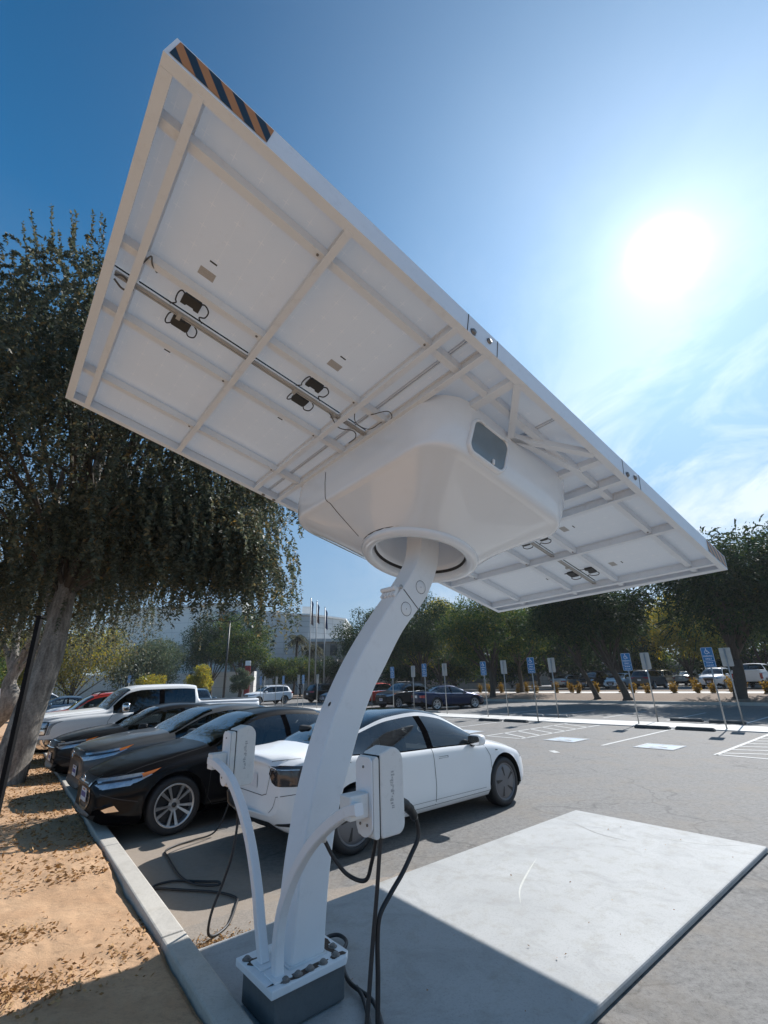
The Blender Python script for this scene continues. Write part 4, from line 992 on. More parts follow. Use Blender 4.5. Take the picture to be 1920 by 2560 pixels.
def car_geo(kind, lo=False):
    key = (kind, lo)
    if key in CACHE: return CACHE[key]
    K = KINDS[kind]; L = K['L']; step = .16 if lo else .055
    br = sorted(set([0, .012, .03, .06, .1, L-.012, L-.03, L-.06, L-.1, L, K['cowl'], K['hdr'], K['rhd'], K['deck'], K['s0'], K['s1'], *K['bpil']]+([K['bed'][0], K['bed'][1]] if 'bed' in K else [])))
    xs = []
    for a, b in zip(br[:-1], br[1:]):
        n = max(1, round((b-a)/step)); xs += [a+(b-a)*i/n for i in range(n)]
    xs.append(L)
    fi = []; kr = []
    sub = [1]*14 if lo else SUB
    for i, s in enumerate(sub):
        for j in range(s): fi.append(i+j/s)
    fi.append(14); nr = len(fi)
    kidx = {k: fi.index(k) for k in range(15)}
    Y = []; Z = []
    for x in xs:
        y, z = key_section(K, x)
        Y.append(pchip(range(15), y, fi)); Z.append(pchip(range(15), z, fi))
    Y = np.array(Y); Z = np.array(Z); X = np.array(xs)[:, None]+0*Y
    # plan curvature of nose and tail
    bf, brr = K['bow']; yn = np.clip(Y/.92, 0, 1.2)
    X2 = X+bf*yn**3.6*np.clip(1-X/1.1, 0, 1)**1.8 - brr*yn**2.4*np.clip(1-(L-X)/.9, 0, 1)**1.3
    # windshield and rear glass bow
    # raked front and rear fascia
    CACHE[key] = (K, xs, fi, kidx, X2, Y, Z, nr); return CACHE[key]

def make_car(name, kind, paint, loc, rz, label, group=None, lo=False, cat='car', wheel='multi', detail=None, tint='glass', roofmat=None):
    K, xs, fi, ki, X, Y, Z, nr = car_geo(kind, lo)
    L = K['L']; detail = detail or {}
    root = empty(name, loc, rz, label, cat, group)
    ns = len(xs); H = L/2
    # vertex grid both sides; local x forward
    P = np.zeros((2, ns, nr, 3))
    for s in (0, 1):
        P[s, :, :, 0] = H-X; P[s, :, :, 1] = Y*(1 if s == 0 else -1); P[s, :, :, 2] = Z
    inside = np.zeros((ns, nr), bool)
    RA = K['r']+.062
    for wx in K['wx']:
        cz = K['r']
        d = np.hypot(X-wx, Z-cz); side = (Y > .45)
        rowmask = np.array([f <= 6.01 for f in fi])[None, :]
        # widen: lower body rows always open under the arch
        ins = (d < RA) & side & rowmask
        low = (np.abs(X-wx) < RA*.98) & (Z < cz) & side & rowmask
        inside |= ins | low
    snapped = P.copy()
    # snap boundary verts of the cut to the circle
    dele = np.zeros((ns-1, nr-1), bool)
    for i in range(ns-1):
        for j in range(nr-1):
            if inside[i, j] and inside[i+1, j] and inside[i, j+1] and inside[i+1, j+1]: dele[i, j] = True
    for i in range(ns):
        for j in range(nr):
            if inside[i, j]:
                nb = [(a, b) for a in (i-1, i) for b in (j-1, j) if 0 <= a < ns-1 and 0 <= b < nr-1]
                if any(not dele[a, b] for a, b in nb):
                    wx = min(K['wx'], key=lambda q: abs(X[i, j]-q)); dx = X[i, j]-wx; dz = Z[i, j]-K['r']
                    if dz > -.06:
                        q = math.hypot(dx, dz)+1e-6
                        if q < RA:
                            nx, nz = wx+dx/q*RA, K['r']+dz/q*RA
                            for s in (0, 1): snapped[s, i, j, 0] = H-nx; snapped[s, i, j, 2] = nz
                    else:
                        nx = wx+(RA if dx > 0 else -RA)*.995
                        for s in (0, 1): snapped[s, i, j, 0] = H-nx
    # region of each quad
    R7, R8, R10, R11 = ki[7], ki[8], ki[10], ki[11]
    def region(i, j):
        x = (xs[i]+xs[i+1])/2
        y_, z_ = None, None
        if dele[i, j]: return None
        if R8 <= j < R10 and K['s0'] < x < K['s1']:
            gap = Z[i, R11]-Z[i, R7]; gap2 = Z[i+1, R11]-Z[i+1, R7]
            if min(gap, gap2) > .075:
                if K['bpil'][0] <= x <= K['bpil'][1]: return 'pillar'
                return 'sideF' if x < K['bpil'][0] else 'sideR'
        if j >= R11 and K['cowl'] <= x <= K['hdr']: return 'wind'
        if j >= R11 and K['rhd'] <= x <= K['deck']: return 'rear'
        if j >= R11 and K['glass_roof'] and K['hdr'] < x < K['rhd']: return 'roof'
        if R7 <= j < R8 and K['s0'] < x < K['s1']: return 'trim'
        if j < ki[3]: return 'sill'
        return 'paint'
    groups = {}
    for s in (0, 1):
        for i in range(ns-1):
            for j in range(nr-1):
                r_ = region(i, j)
                if r_ is None: continue
                g = r_+(str(s) if r_ in ('sideF', 'sideR') else '')
                groups.setdefault(g, []).append((s, i, j))
    def vid(s, i, j): return (s*ns+i)*nr+j
    def quads(lst):
        out = []
        for s, i, j in lst:
            q = (vid(s, i, j), vid(s, i+1, j), vid(s, i+1, j+1), vid(s, i, j+1))
            out.append(q if s == 0 else q[::-1])
        return out
    allv = [tuple(p) for p in snapped.reshape(-1, 3)]
    full = [tuple(p) for p in P.reshape(-1, 3)]
    allq = quads([(s, i, j) for s in (0, 1) for i in range(ns-1) for j in range(nr-1)])
    caps = [(vid(0, 0, j), vid(0, 0, j+1), vid(1, 0, j+1), vid(1, 0, j)) for j in range(nr-1)]+[(vid(0, ns-1, j+1), vid(0, ns-1, j), vid(1, ns-1, j), vid(1, ns-1, j+1)) for j in range(nr-1)]
    bvh = BVHTree.FromPolygons(full, allq+caps)
    def part(nm, faces, mats, midx=None, parent=root, smooth=True):
        used = sorted({v for f in faces for v in f}); mp_ = {v: k for k, v in enumerate(used)}
        m = MB(); m.add([allv[v] for v in used], [[mp_[v] for v in f] for f in faces], smooth=smooth)
        if midx: m.m = midx
        return m.build(nm, mats, parent)
    bodyf = []; mi = []
    tv = Z  # two-tone not used
    for g, mt in (('paint', 0), ('sill', 1 if kind != 'ev' else 0), ('trim', 2), ('pillar', 1)):
        q = quads(groups.get(g, [])); bodyf += q; mi += [mt]*len(q)
    bodyf += caps; mi += [0]*len(caps)
    body = part('body', bodyf, [PAINT[paint], M['pillar'], M['chrome'] if detail.get('chrome_trim', 1) else M['pillar']], mi)
    gl = M[tint]
    part('windshield', quads(groups['wind']), M['glass'] if not lo else M['glass_dark'])
    part('rear_window', quads(groups['rear']), gl)
    for s in (0, 1):
        if 'sideF'+str(s) in groups: part('side_window', quads(groups['sideF'+str(s)]), gl)
        if 'sideR'+str(s) in groups: part('side_window', quads(groups['sideR'+str(s)]), gl)
    if 'roof' in groups: part('glass_roof', quads(groups['roof']), M['glass_roof'])
    # arch lips and liners
    if not lo:
        for wx in K['wx']:
            wmx = float(pchip([p[0] for p in K['wm']], [p[1] for p in K['wm']], [wx])[0])
            for s in (1, -1):
                m = MB(); vs = []; nn = 22
                for i in range(nn+1):
                    a = R(-8+196*i/nn); cx, cz = H-wx+RA*math.cos(a), K['r']+RA*math.sin(a)
                    for dy in (.012, .05, .36): 
                        rr = 1.0
                        vs.append((cx, s*(wmx*.985-dy), cz))
                m.add(vs, [(i*3+k, i*3+k+1, (i+1)*3+k+1, (i+1)*3+k) for i in range(nn) for k in range(2)], smooth=True)
                vs = [(H-wx+RA*math.cos(R(a)), s*(wmx*.985-.36), K['r']+RA*math.sin(R(a))) for a in range(-10, 191, 20)]
                m.add(vs, [tuple(range(len(vs)))])
                m.build('wheel_arch_liner', M['black_pl'], root, recalc=False)
    # underbody + interior
    if not lo:
        m = MB(); m.box((0, 0, .30 if kind != 'pickup' else .55), (L-.9, 1.15, .10)); m.build('underbody', M['black_pl'], root)
        zs = (.30 if kind != 'pickup' else .60)+(.14 if kind == 'suv' else 0)
        for x_, y_, wd in ((H-2.45, .37, .5), (H-2.45, -.37, .5), (H-3.35, 0, 1.25)):
            m = MB(); m.box((x_+.12, y_, zs+.22), (.50, wd, .16))
            m.box((x_-.18, y_, zs+.50), (.12, wd-.04, .60), Matrix.Rotation(R(-14), 3, 'Y'))
            for yy in ((0,) if wd < 1 else (-.36, .36)):
                m.box((x_-.30, y_+yy, zs+.88), (.09, .25, .17), Matrix.Rotation(R(-10), 3, 'Y'))
            m.build('seat', M[detail.get('seat', 'seat')], root, bevel=.035, seg=3)
        m = MB(); m.box((H-1.75, 0, zs+.42), (.45, 1.35, .22)); m.build('dashboard', M['seat'], root, bevel=.05, seg=3)
        m = MB(); T = Matrix.Translation((H-2.02, .37, zs+.52)) @ Matrix.Rotation(R(65), 4, 'Y')
        pts = [T @ Vector((.18*math.cos(R(a)), .18*math.sin(R(a)), 0)) for a in range(0, 361, 20)]; m.tube(pts, .013, 6); m.tube([T @ Vector((-.17, 0, 0)), T @ Vector((.17, 0, 0))], .012, 6)
        m.build('steering_wheel', M['black_pl'], root)
    # wheels
    r = K['r']
    for wi, wx in enumerate(K['wx']):
        wmx = float(pchip([p[0] for p in K['wm']], [p[1] for p in K['wm']], [wx])[0])
        for s in (1, -1):
            T = Matrix(((1, 0, 0, H-wx), (0, 0, s, s*(wmx-.135)), (0, -s, 0, r), (0, 0, 0, 1)))
            sg = 20 if lo else 40; rr = r*.74
            m = MB(); tw = .11
            m.lathe([(rr, -tw), (r-.03, -tw), (r-.008, -tw*.8), (r, -tw*.5), (r, tw*.5), (r-.008, tw*.82), (r-.03, tw), (rr+.01, tw*1.02), (rr, tw*.9)], T, sg)
            wh = m.build('wheel', M['rubber'], root)
            m = MB(); rimd = {'multi': 'alloy', 'ten': 'alloy', 'aero': 'rim_grey', 'dark': 'alloy_dark'}[wheel]
            m.lathe([(rr+.002, tw*.92), (rr-.012, tw*.96), (rr-.022, tw*.80), (rr-.035, tw*.2)], T, sg)
            m.lathe([(rr-.03, tw*.15), (.02, tw*.10)], T, sg, mi=1)
            if wheel == 'aero':
                m.lathe([(rr-.02, tw*.82), (rr*.72, tw*.98), (.05, tw*.90), (0, tw*.92)], T, sg)
                for k in range(5):
                    a = R(72*k+20); c0 = T @ Vector((rr*.42*math.cos(a), rr*.42*math.sin(a), tw*.965)); 
                    pp = []
                    for da, ra in ((-.10, .30), (.10, .30), (.34, .78), (.10, .86)): pp.append(T @ Vector((rr*ra*math.cos(a+da), rr*ra*math.sin(a+da), tw*(.985 if ra > .5 else .965))))
                    m.add(pp, [(0, 1, 2, 3)], 1, False)
            else:
                nsp = {'ten': 5, 'multi': 7 if not lo else 5, 'dark': 5}[wheel]
                for k in range(nsp):
                    for da in ((-.13, .13) if wheel in ('ten', 'dark') else (0,)):
                        a = 2*math.pi*k/nsp+.3
                        a0 = T @ Vector((rr*.14*math.cos(a+da*1.2), rr*.14*math.sin(a+da*1.2), tw*.62)); 
                        b0 = a+da*1.75
                        w0, w1 = (.016, .040) if wheel in ('ten', 'dark') else (.026, .042)
                        dn = Vector((-math.sin(b0), math.cos(b0), 0)); e = Vector((rr*.93*math.cos(b0), rr*.93*math.sin(b0), tw*.88)); s0_ = Vector((rr*.13*math.cos(a+da), rr*.13*math.sin(a+da), tw*.60))
                        pp = [s0_-dn*w0/2, s0_+dn*w0/2, e+dn*w1/2, e-dn*w1/2]; pq = [p-Vector((0, 0, .03)) for p in pp]
                        m.add([T @ p for p in pp+pq], [(0, 1, 2, 3), (0, 4, 5, 1), (1, 5, 6, 2), (2, 6, 7, 3), (3, 7, 4, 0)], 0, False)
            m.lathe([(0, tw*.72), (.028, tw*.72), (.032, tw*.5)], T, 16, mi=2)
            if wheel in ('ten', 'multi', 'dark'): m.lathe([(.075, tw*.60), (.032, tw*.62)], T, 16)
            m.build('rim', [M[rimd], M['alloy_dark'] if wheel != 'aero' else M['black_pl'], M['black_pl'] if wheel != 'aero' else M['chrome']], wh, recalc=False)
    # ---- decals projected onto the body
    def proj(p2, axis, s):
        if axis == 'side': o = Vector((p2[0], s*3, p2[1])); d = Vector((0, -s, 0))
        elif axis == 'front': o = Vector((s*6, p2[0], p2[1])); d = Vector((-s, 0, 0))
        else: o = Vector((p2[0], p2[1], 4)); d = Vector((0, 0, -1))
        h = bvh.ray_cast(o, d)
        return (h[0], h[1] if h[1].dot(d) < 0 else -h[1]) if h[0] is not None else (None, None)
    def decal(nm, poly, axis, s, mt, off=.003, parent=body, fine=.05):
        bm = bmesh.new(); vs = [bm.verts.new((p[0], p[1], 0)) for p in poly]
        f = bm.faces.new(vs); bmesh.ops.triangulate(bm, faces=[f])
        for _ in range(4):
            es = [e for e in bm.edges if e.calc_length() > fine]
            if not es: break
            bmesh.ops.subdivide_edges(bm, edges=es, cuts=1); bmesh.ops.triangulate(bm, faces=bm.faces[:])
        outs = []; ok = {}
        for v in bm.verts:
            p, n_ = proj((v.co.x, v.co.y), axis, s)
            if p is None: ok[v.index] = None
            else: ok[v.index] = p+n_*off
        bm.verts.ensure_lookup_table(); bm.verts.index_update()
        vl = []; idx = {}
        for v in bm.verts:
            p, n_ = proj((v.co.x, v.co.y), axis, s)
            if p is not None: idx[v.index] = len(vl); vl.append(p+n_*off)
        fl = [[idx[v.index] for v in f.verts] for f in bm.faces if all(v.index in idx for v in f.verts)]
        bm.free()
        if not fl: return None
        m = MB(); m.add(vl, fl, smooth=True); return m.build(nm, mt, parent)
    def line(nm, pts, axis, s, w, mt, off=.0025, parent=body, mbx=None):
        L_ = []
        for a, b in zip(pts[:-1], pts[1:]):
            k = max(1, int(math.hypot(b[0]-a[0], b[1]-a[1])/.04))
            for i in range(k): L_.append((a[0]+(b[0]-a[0])*i/k, a[1]+(b[1]-a[1])*i/k))
        L_.append(pts[-1]); Q = [proj(p, axis, s) for p in L_]; Q = [q for q in Q if q[0] is not None]
        if len(Q) < 2: return
        m = mbx or MB(); vs = []
        for i, (p, nn) in enumerate(Q):
            t_ = (Q[min(i+1, len(Q)-1)][0]-Q[max(i-1, 0)][0]).normalized(); sd_ = t_.cross(nn).normalized()*w/2
            vs += [p-sd_+nn*off, p+sd_+nn*off]
        m.add(vs, [(2*i, 2*i+1, 2*i+3, 2*i+2) for i in range(len(Q)-1)])
        if mbx is None: return m.build(nm, mt, parent)
    fx = lambda x: H-x     # station x to local x
    zb_ = lambda x: float(pchip([p[0] for p in K['zb']], [p[1] for p in K['zb']], [x])[0])
    zt_ = lambda x: float(pchip([p[0] for p in K['zt']], [p[1] for p in K['zt']], [x])[0])
    z0_ = lambda x: float(pchip([p[0] for p in K['z0']], [p[1] for p in K['z0']], [x])[0])
    # shut lines
    if not lo:
        sm_ = MB(); b0, b1 = K['bpil']; bm_ = (b0+b1)/2; lowz = z0_(2)+.10
        fd = K['s0']-.10; rd = K['wx'][1]-RA*.55
        for s in (1, -1):
            line('s', [(fx(fd+.10), zb_(fd)-.01), (fx(fd), zb_(fd)-.16), (fx(fd-.02), lowz+.1), (fx(fd+.06), lowz)], 'side', s, .008, None, mbx=sm_)
            line('s', [(fx(bm_), zb_(bm_)), (fx(bm_-.02), lowz+.2), (fx(bm_), lowz)], 'side', s, .008, None, mbx=sm_)
            line('s', [(fx(fd+.06), lowz), (fx(bm_), lowz), (fx(K['wx'][1]-RA-.10), lowz)], 'side', s, .007, None, mbx=sm_)
            line('s', [(fx(rd+.14), zb_(rd)-.01), (fx(rd+.10), zb_(rd)-.18), (fx(rd-.10), K['r']+RA*.75)], 'side', s, .008, None, mbx=sm_)
            line('s', [(fx(K['cowl']-.02), .70), (fx(.9), .74), (fx(.35), .66), (fx(.14), .5)] if kind != 'pickup' else [(fx(1.48), .86), (fx(.2), .88)], 'top', s, .007, None, mbx=sm_) if s > 0 else line('s', [(fx(K['cowl']-.02), -.70), (fx(.9), -.74), (fx(.35), -.66), (fx(.14), -.5)] if kind != 'pickup' else [(fx(1.48), -.86), (fx(.2), -.88)], 'top', s, .007, None, mbx=sm_)
        sm_.build('shut_line', M['dark_gap'], body)
        # rocker highlight crease is in the section; handles
        for s in (1, -1):
            for hx in (b0-.13, rd-.02 if kind != 'pickup' else K['s1']-.12):
                zc = zb_(hx)-.115
                if kind == 'ev':
                    h_ = line('door_handle', [(fx(hx-.10), zc), (fx(hx+.09), zc+.004)], 'side', s, .024, M['black_pl'], .003)
                    line('door_handle', [(fx(hx-.085), zc-.002), (fx(hx+.10), zc+.006)], 'side', s, .015, PAINT[paint], .007)
                else:
                    p, nn = proj((fx(hx), zc), 'side', s)
                    m = MB(); m.tube(spline([p+Vector((.09, 0, 0)), p+Vector((.06, s*.035, .002)), p+Vector((-.06, s*.035, .004)), p+Vector((-.09, 0, .004))], 4), .011, 8)
                    m.build('door_handle', M['chrome'] if detail.get('chrome_handle') else PAINT[paint], body)
    # mirrors
    for s in (1, -1):
        mx, mz = fx(K['s0']+.28), zb_(K['s0'])+.085+(.06 if kind == 'pickup' else 0); my = s*(float(pchip([p[0] for p in K['wm']], [p[1] for p in K['wm']], [K['s0']])[0])+.06)
        sc = (.11, .13, .075) if kind != 'pickup' else (.12, .15, .12)
        m = MB(); vs = []; fs = []; nu, nv_ = (8, 6) if lo else (16, 10)
        for i in range(nv_+1):
            ph = math.pi*i/nv_
            for j in range(nu):
                th = 2*math.pi*j/nu
                cx, cy, cz = math.cos(th)*math.sin(ph), math.sin(th)*math.sin(ph), math.cos(ph)
                se = lambda v, e=.62: math.copysign(abs(v)**e, v)
                vs.append((mx+sc[0]*se(cx)*(1 if cx > 0 else .55), my+s*0+sc[1]*se(cy)*.95, mz+sc[2]*se(cz)))
        for i in range(nv_):
            for j in range(nu): fs.append((i*nu+j, i*nu+(j+1) % nu, (i+1)*nu+(j+1) % nu, (i+1)*nu+j))
        m.add(vs, fs, smooth=True); m.bar((mx, my-s*.02, mz-.05), (mx+.02, my-s*.14, mz-.10), .07, .03, mi=1)
        mm = m.build('mirror', [PAINT[paint] if not detail.get('chrome_mirror') else M['chrome'], M['black_pl']], root)
        m = MB(); pts = rrect(sc[1]*1.6, sc[2]*1.5, .04, 4); m.add([(mx-sc[0]*.57, my+p[0], mz+p[1]) for p in pts], [tuple(range(len(pts)))]); m.build('mirror_glass', M['chrome'], mm)
    # lights, grille, plates
    def mirrored(nm, poly, axis, face, mt, off=.004, par=body, fine=.05):
        for s in (1, -1):
            if axis == 'front': decal(nm, [(p[0]*s, p[1]) for p in poly], 'front', face, mt, off, par, fine)
            else: decal(nm, [(p[0], p[1]) for p in poly], 'side', s, mt, off, par, fine)
    if kind == 'ev':
        for s in (1, -1):
            for (ax_, poly) in (('side', [(fx(4.64), .955), (fx(4.30), .93), (fx(4.06), .905), (fx(4.10), .83), (fx(4.20), .775), (fx(4.62), .765)]),):
                t_ = decal('taillight', poly, 'side', s, M['lamp_dark'], .005)
            decal('taillight', [(s*.84, .96), (s*.60, .96), (s*.47, .93), (s*.43, .87), (s*.50, .79), (s*.58, .765), (s*.84, .765)], 'front', -1, M['lamp_dark'], .005, fine=.03)
            line('taillight_strip', [(s*.50, .915), (s*.58, .925), (s*.80, .925)], 'front', -1, .010, M['lamp_clear'], .008)
            line('taillight_strip', [(s*.50, .915), (s*.47, .86)], 'front', -1, .009, M['lamp_clear'], .008)
            decal('headlight', [(s*.84, .70), (s*.66, .68), (s*.52, .60), (s*.70, .585), (s*.86, .62)], 'front', 1, M['lamp_clear'], .004, fine=.03)
            line('bumper_seam', [(s*.84, .70), (s*.60, .66), (s*.56, .56), (s*.50, .50)], 'front', -1, .006, M['dark_gap'], .003)
            decal('bumper_vent', [(s*.84, .43), (s*.60, .405), (s*.52, .38), (s*.84, .385)], 'front', -1, M['black_pl'], .004)
            line('fuel_seam', [(fx(4.10), .905), (fx(3.98), .99), (fx(3.80), .93)], 'side', s, .006, M['dark_gap'], .003)
            decal('fender_camera', [(fx(1.07), .80), (fx(.97), .79), (fx(.99), .772), (fx(1.04), .775)], 'side', s, M['chrome'], .006)
            decal('fender_camera_lens', [(fx(1.065), .797), (fx(1.0), .791), (fx(1.01), .78), (fx(1.045), .781)], 'side', s, M['black_pl'], .008)
        # trunk lid: shut line, licence recess, diffuser
        line('trunk_seam', [(.70, 1.02), (.50, 1.0), (.46, .87), (.38, .66), (.28, .635), (-.28, .635), (-.38, .66), (-.46, .87), (-.50, 1.0), (-.70, 1.02)], 'front', -1, .007, M['dark_gap'], .003)
        decal('licence_plate', [(-.155, .70), (.155, .70), (.155, .84), (-.155, .84)], 'front', -1, M['plate_w'], .012)
        decal('diffuser', [(-.62, .30), (-.45, .40), (.45, .40), (.62, .30), (.5, .24), (-.5, .24)], 'front', -1, M['black_pl'], .006)
        line('sill_crease', [(fx(1.35), .33), (fx(3.2), .345)], 'side', -1, .004, M['dark_gap'], .002)
    elif kind == 'pickup':
        for s in (1, -1):
            decal('headlight', [(s*.98, 1.09), (s*.66, 1.09), (s*.66, .80), (s*.98, .80)], 'front', 1, M['lamp_clear'], .006, fine=.06)
            decal('headlight', [(fx(.02), 1.10), (fx(.30), 1.08), (fx(.26), .80), (fx(.02), .78)], 'side', s, M['lamp_dark'], .006, fine=.06)
            decal('headlight_lens', [(fx(.03), 1.08), (fx(.27), 1.06), (fx(.26), .97), (fx(.03), .97)], 'side', s, M['lamp_clear'], .010, fine=.06)
            decal('headlight_lens', [(fx(.03), .92), (fx(.25), .92), (fx(.24), .82), (fx(.03), .82)], 'side', s, M['chrome'], .010, fine=.06)
            decal('bumper_end', [(fx(.02), .72), (fx(.42), .70), (fx(.40), .50), (fx(.02), .50)], 'side', s, M['chrome'], .012, fine=.06)
            decal('taillight', [(s*.99, 1.16), (s*.84, 1.16), (s*.84, .74), (s*.99, .74)], 'front', -1, M['lamp_red'], .006)
            decal('taillight', [(fx(5.84), 1.16), (fx(5.72), 1.16), (fx(5.72), .78), (fx(5.84), .78)], 'side', s, M['lamp_red'], .006)
        g_ = decal('grille', [(-.64, 1.11), (.64, 1.11), (.64, .76), (-.64, .76)], 'front', 1, M['black_pl'], .008)
        for z in (.80, .92, 1.03): line('grille_bar', [(-.64, z), (.64, z)], 'front', 1, .045, M['chrome'], .016)
        decal('bumper', [(-.96, .70), (.96, .70), (.97, .52), (-.97, .52)], 'front', 1, M['chrome'], .03)
        decal('licence_plate', [(-.155, .55), (.155, .55), (.155, .70), (-.155, .70)], 'front', 1, M['plate_w'], .04)
        x0, x1 = K['bed']
        m = MB(); m.box((H-(x0+x1)/2, 0, 1.10), (x1-x0-.1, 1.55, .42)); 
        decal('bed_shade_sheet', [(fx(x0), -.82), (fx(x1-.03), -.82), (fx(x1-.03), .82), (fx(x0), .82)], 'top', 1, M['black_pl'], .010, fine=.3)  # black sheet painted across the top as the shaded inside of the open bed
    else:
        hz = {'suv': .92, 'sedan2': .84, 'sedan3': .81}.get(kind, .745)
        for s in (1, -1):
            A_ = [(s*.46, hz-.095), (s*.62, hz-.045), (s*.80, hz+.005), (s*.85, hz-.01), (s*.82, hz-.10), (s*.62, hz-.14)]
            decal('headlight', A_, 'front', 1, M['lamp_clear'] if not lo else M['lamp_clear'], .004, fine=.025 if not lo else .1)
            if not lo:
                line('headlight_trim', [(s*.50, hz-.085), (s*.66, hz-.06), (s*.80, hz-.035)], 'front', 1, .022, M['lamp_dark'], .008)
            decal('turn_lamp', [(fx(.52), hz+.018), (fx(.74), hz+.065), (fx(.64), hz+.015), (fx(.53), hz-.022)], 'side', s, M['lamp_orange'], .0055, fine=.04)
            decal('headlight', [(fx(.08), hz-.03), (fx(.53), hz+.03), (fx(.64), hz+.005), (fx(.46), hz-.07), (fx(.10), hz-.135)], 'side', s, M['lamp_clear'], .004, fine=.03)
            if not lo: line('headlight_trim', [(fx(.12), hz-.068), (fx(.30), hz-.045), (fx(.52), hz-.012)], 'side', s, .026, M['lamp_dark'], .0075)
            decal('taillight', [(s*.84, hz+.14), (s*.48, hz+.12), (s*.52, hz+.0), (s*.84, hz-.02)], 'front', -1, M['lamp_red'], .005, fine=.06)
            decal('taillight', [(fx(L-.02), hz+.14), (fx(L-.36), hz+.12), (fx(L-.28), hz+.03), (fx(L-.02), hz-.02)], 'side', s, M['lamp_red'], .005, fine=.06)
            decal('fog_surround', [(s*.66, .39), (s*.76, .435), (s*.79, .37), (s*.70, .36)], 'front', 1, M['chrome'] if detail.get('fog_chrome') else M['black_pl'], .006)
        gs = detail.get('grille', 'v')
        if gs == 'v':
            decal('grille', [(-.36, hz-.02), (.36, hz-.02), (.30, .42), (.22, .34), (-.22, .34), (-.30, .42)], 'front', 1, M['black_pl'], .005)
            for s in (1, -1): line('grille_surround', [(s*.40, hz-.0), (s*.36, hz-.16), (s*.27, .40), (s*.16, .345), (0, .34)], 'front', 1, .035, M['chrome'], .012)
            for k in range(4): line('grille_bar', [(-.30+.02*k, hz-.09-.085*k), (.30-.02*k, hz-.09-.085*k)], 'front', 1, .012, M['lamp_dark'], .009)
        else:
            decal('grille', [(-.50, hz-.02), (.50, hz-.02), (.44, hz-.18), (-.44, hz-.18)], 'front', 1, M['black_pl'], .005)
            line('grille_bar', [(-.56, hz-.01), (0, hz+.005), (.56, hz-.01)], 'front', 1, .022, M['chrome'], .012)
            line('grille_bar', [(-.44, hz-.11), (.44, hz-.11)], 'front', 1, .015, M['chrome'], .010)
            decal('lower_grille', [(-.62, .40), (.62, .40), (.5, .30), (-.5, .30)], 'front', 1, M['black_pl'], .005)
        if not lo:
            decal('lower_intake', [(-.60, .33), (.60, .33), (.52, .24), (-.52, .24)], 'front', 1, M['black_pl'], .006)
            for s in (1, -1): line('bumper_crease', [(fx(.10), .56), (fx(.30), .50), (fx(.50), .46)], 'side', s, .010, M['dark_gap'], .002)
        # round generic emblem
        pe, ne = proj((0, hz-.07), 'front', 1)
        if pe is not None and not lo:
            m = MB(); T = Matrix(((0, 0, 1, pe.x+.014), (1, 0, 0, 0), (0, 1, 0, pe.z), (0, 0, 0, 1)))
            m.lathe([(.062, 0), (.066, .006), (.054, .009), (.050, 0)], T, 24); m.bar(T @ Vector((-.062, 0, .005)), T @ Vector((.062, 0, .005)), .018, .006); m.build('emblem', M['chrome'], body)
        zp = .58 if kind == 'suv' else .50
        pp, nn = proj((0, zp), 'front', 1)
        if pp is not None:
            m = MB(); m.box((pp.x+.022, 0, zp), (.008, .31, .155)); m.box((pp.x+.0275, 0, zp), (.003, .25, .055), mi=1); m.box((pp.x+.0275, 0, zp+.058), (.003, .14, .018), mi=2)
            m.build('licence_plate', [M['plate_w'], M['plate_ink'], M['lamp_red']], body)
        pp, nn = proj((0, .80), 'front', -1)
        if pp is not None:
            m = MB(); m.box((pp.x-.012, 0, .80), (.008, .31, .155)); m.build('licence_plate', M['plate_w'], body)
        if kind == 'suv':
            for s in (1, -1):
                m = MB(); m.tube(spline([(fx(1.95), s*.60, 1.60), (fx(2.2), s*.60, 1.70), (fx(3.6), s*.58, 1.70), (fx(3.95), s*.56, 1.62)], 6), .018, 6); m.build('roof_rail', M['black_pl'], root)
    return root

EW = R(41.1)            # facing +u ; facing -u is +180
def place(kind, paint, ucenter, vcenter, face, label, z=0, **k):
    return make_car(k.pop('name', 'parked_car'), kind, paint, UV(ucenter, vcenter, z), EW+(0 if face > 0 else math.pi), label, **k)
G1 = 'cars parked nose in to the near kerb'
place('ev', 'white', 2.76+2.345, 5.80, 1, 'white electric sedan parked beside the concrete pad, charging', name='electric_car', wheel='aero', tint='glass', detail=dict(chrome_trim=0, seat='seat'))
place('sedan', 'black', 1.50+2.44, 8.10, -1, 'glossy black sedan with silver split spoke wheels beside the white electric car', group=G1, wheel='ten', detail=dict(fog_chrome=1, grille='v'))
place('sedan2', 'grey', 1.72+2.45, 10.42, -1, 'dark grey sedan with pale roof, third from the concrete pad', group=G1, wheel='multi', detail=dict(grille='h', chrome_handle=1))
place('sedan3', 'dark', 1.66+2.32, 12.98, -1, 'charcoal sedan between the dark grey sedan and the white pickup', group=G1, wheel='multi', detail=dict(grille='h'))
place('pickup', 'white', 1.48+2.925, 15.62, -1, 'white crew cab pickup truck with chrome grille parked at the kerb', group=G1, cat='truck', name='pickup_truck', wheel='multi', tint='glass_dark', detail=dict(chrome_mirror=1))
place('sedan', 'black', 2.3+2.44, 18.35, -1, 'black sedan just behind the white pickup truck', group=G1, tint='glass_dark', detail=dict(grille='h'), lo=True)
place('suv', 'red', 1.75+2.3, 20.6, -1, 'orange red SUV parked beyond the white pickup truck', group=G1, cat='SUV', tint='glass', name='suv', lo=True)
place('sedan3', 'silver', 2.9+2.32, 23.6, -1, 'silver sedan just beyond the orange red SUV', group=G1, lo=True)
place('suv', 'white', 2.9+2.3, 26.2, -1, 'white SUV two places beyond the orange red SUV', group=G1, cat='SUV', name='suv', lo=True)
place('sedan', 'blue', 2.4+2.44, 36.5, -1, 'blue grey car seen between the two left tree trunks', group=G1, lo=True)
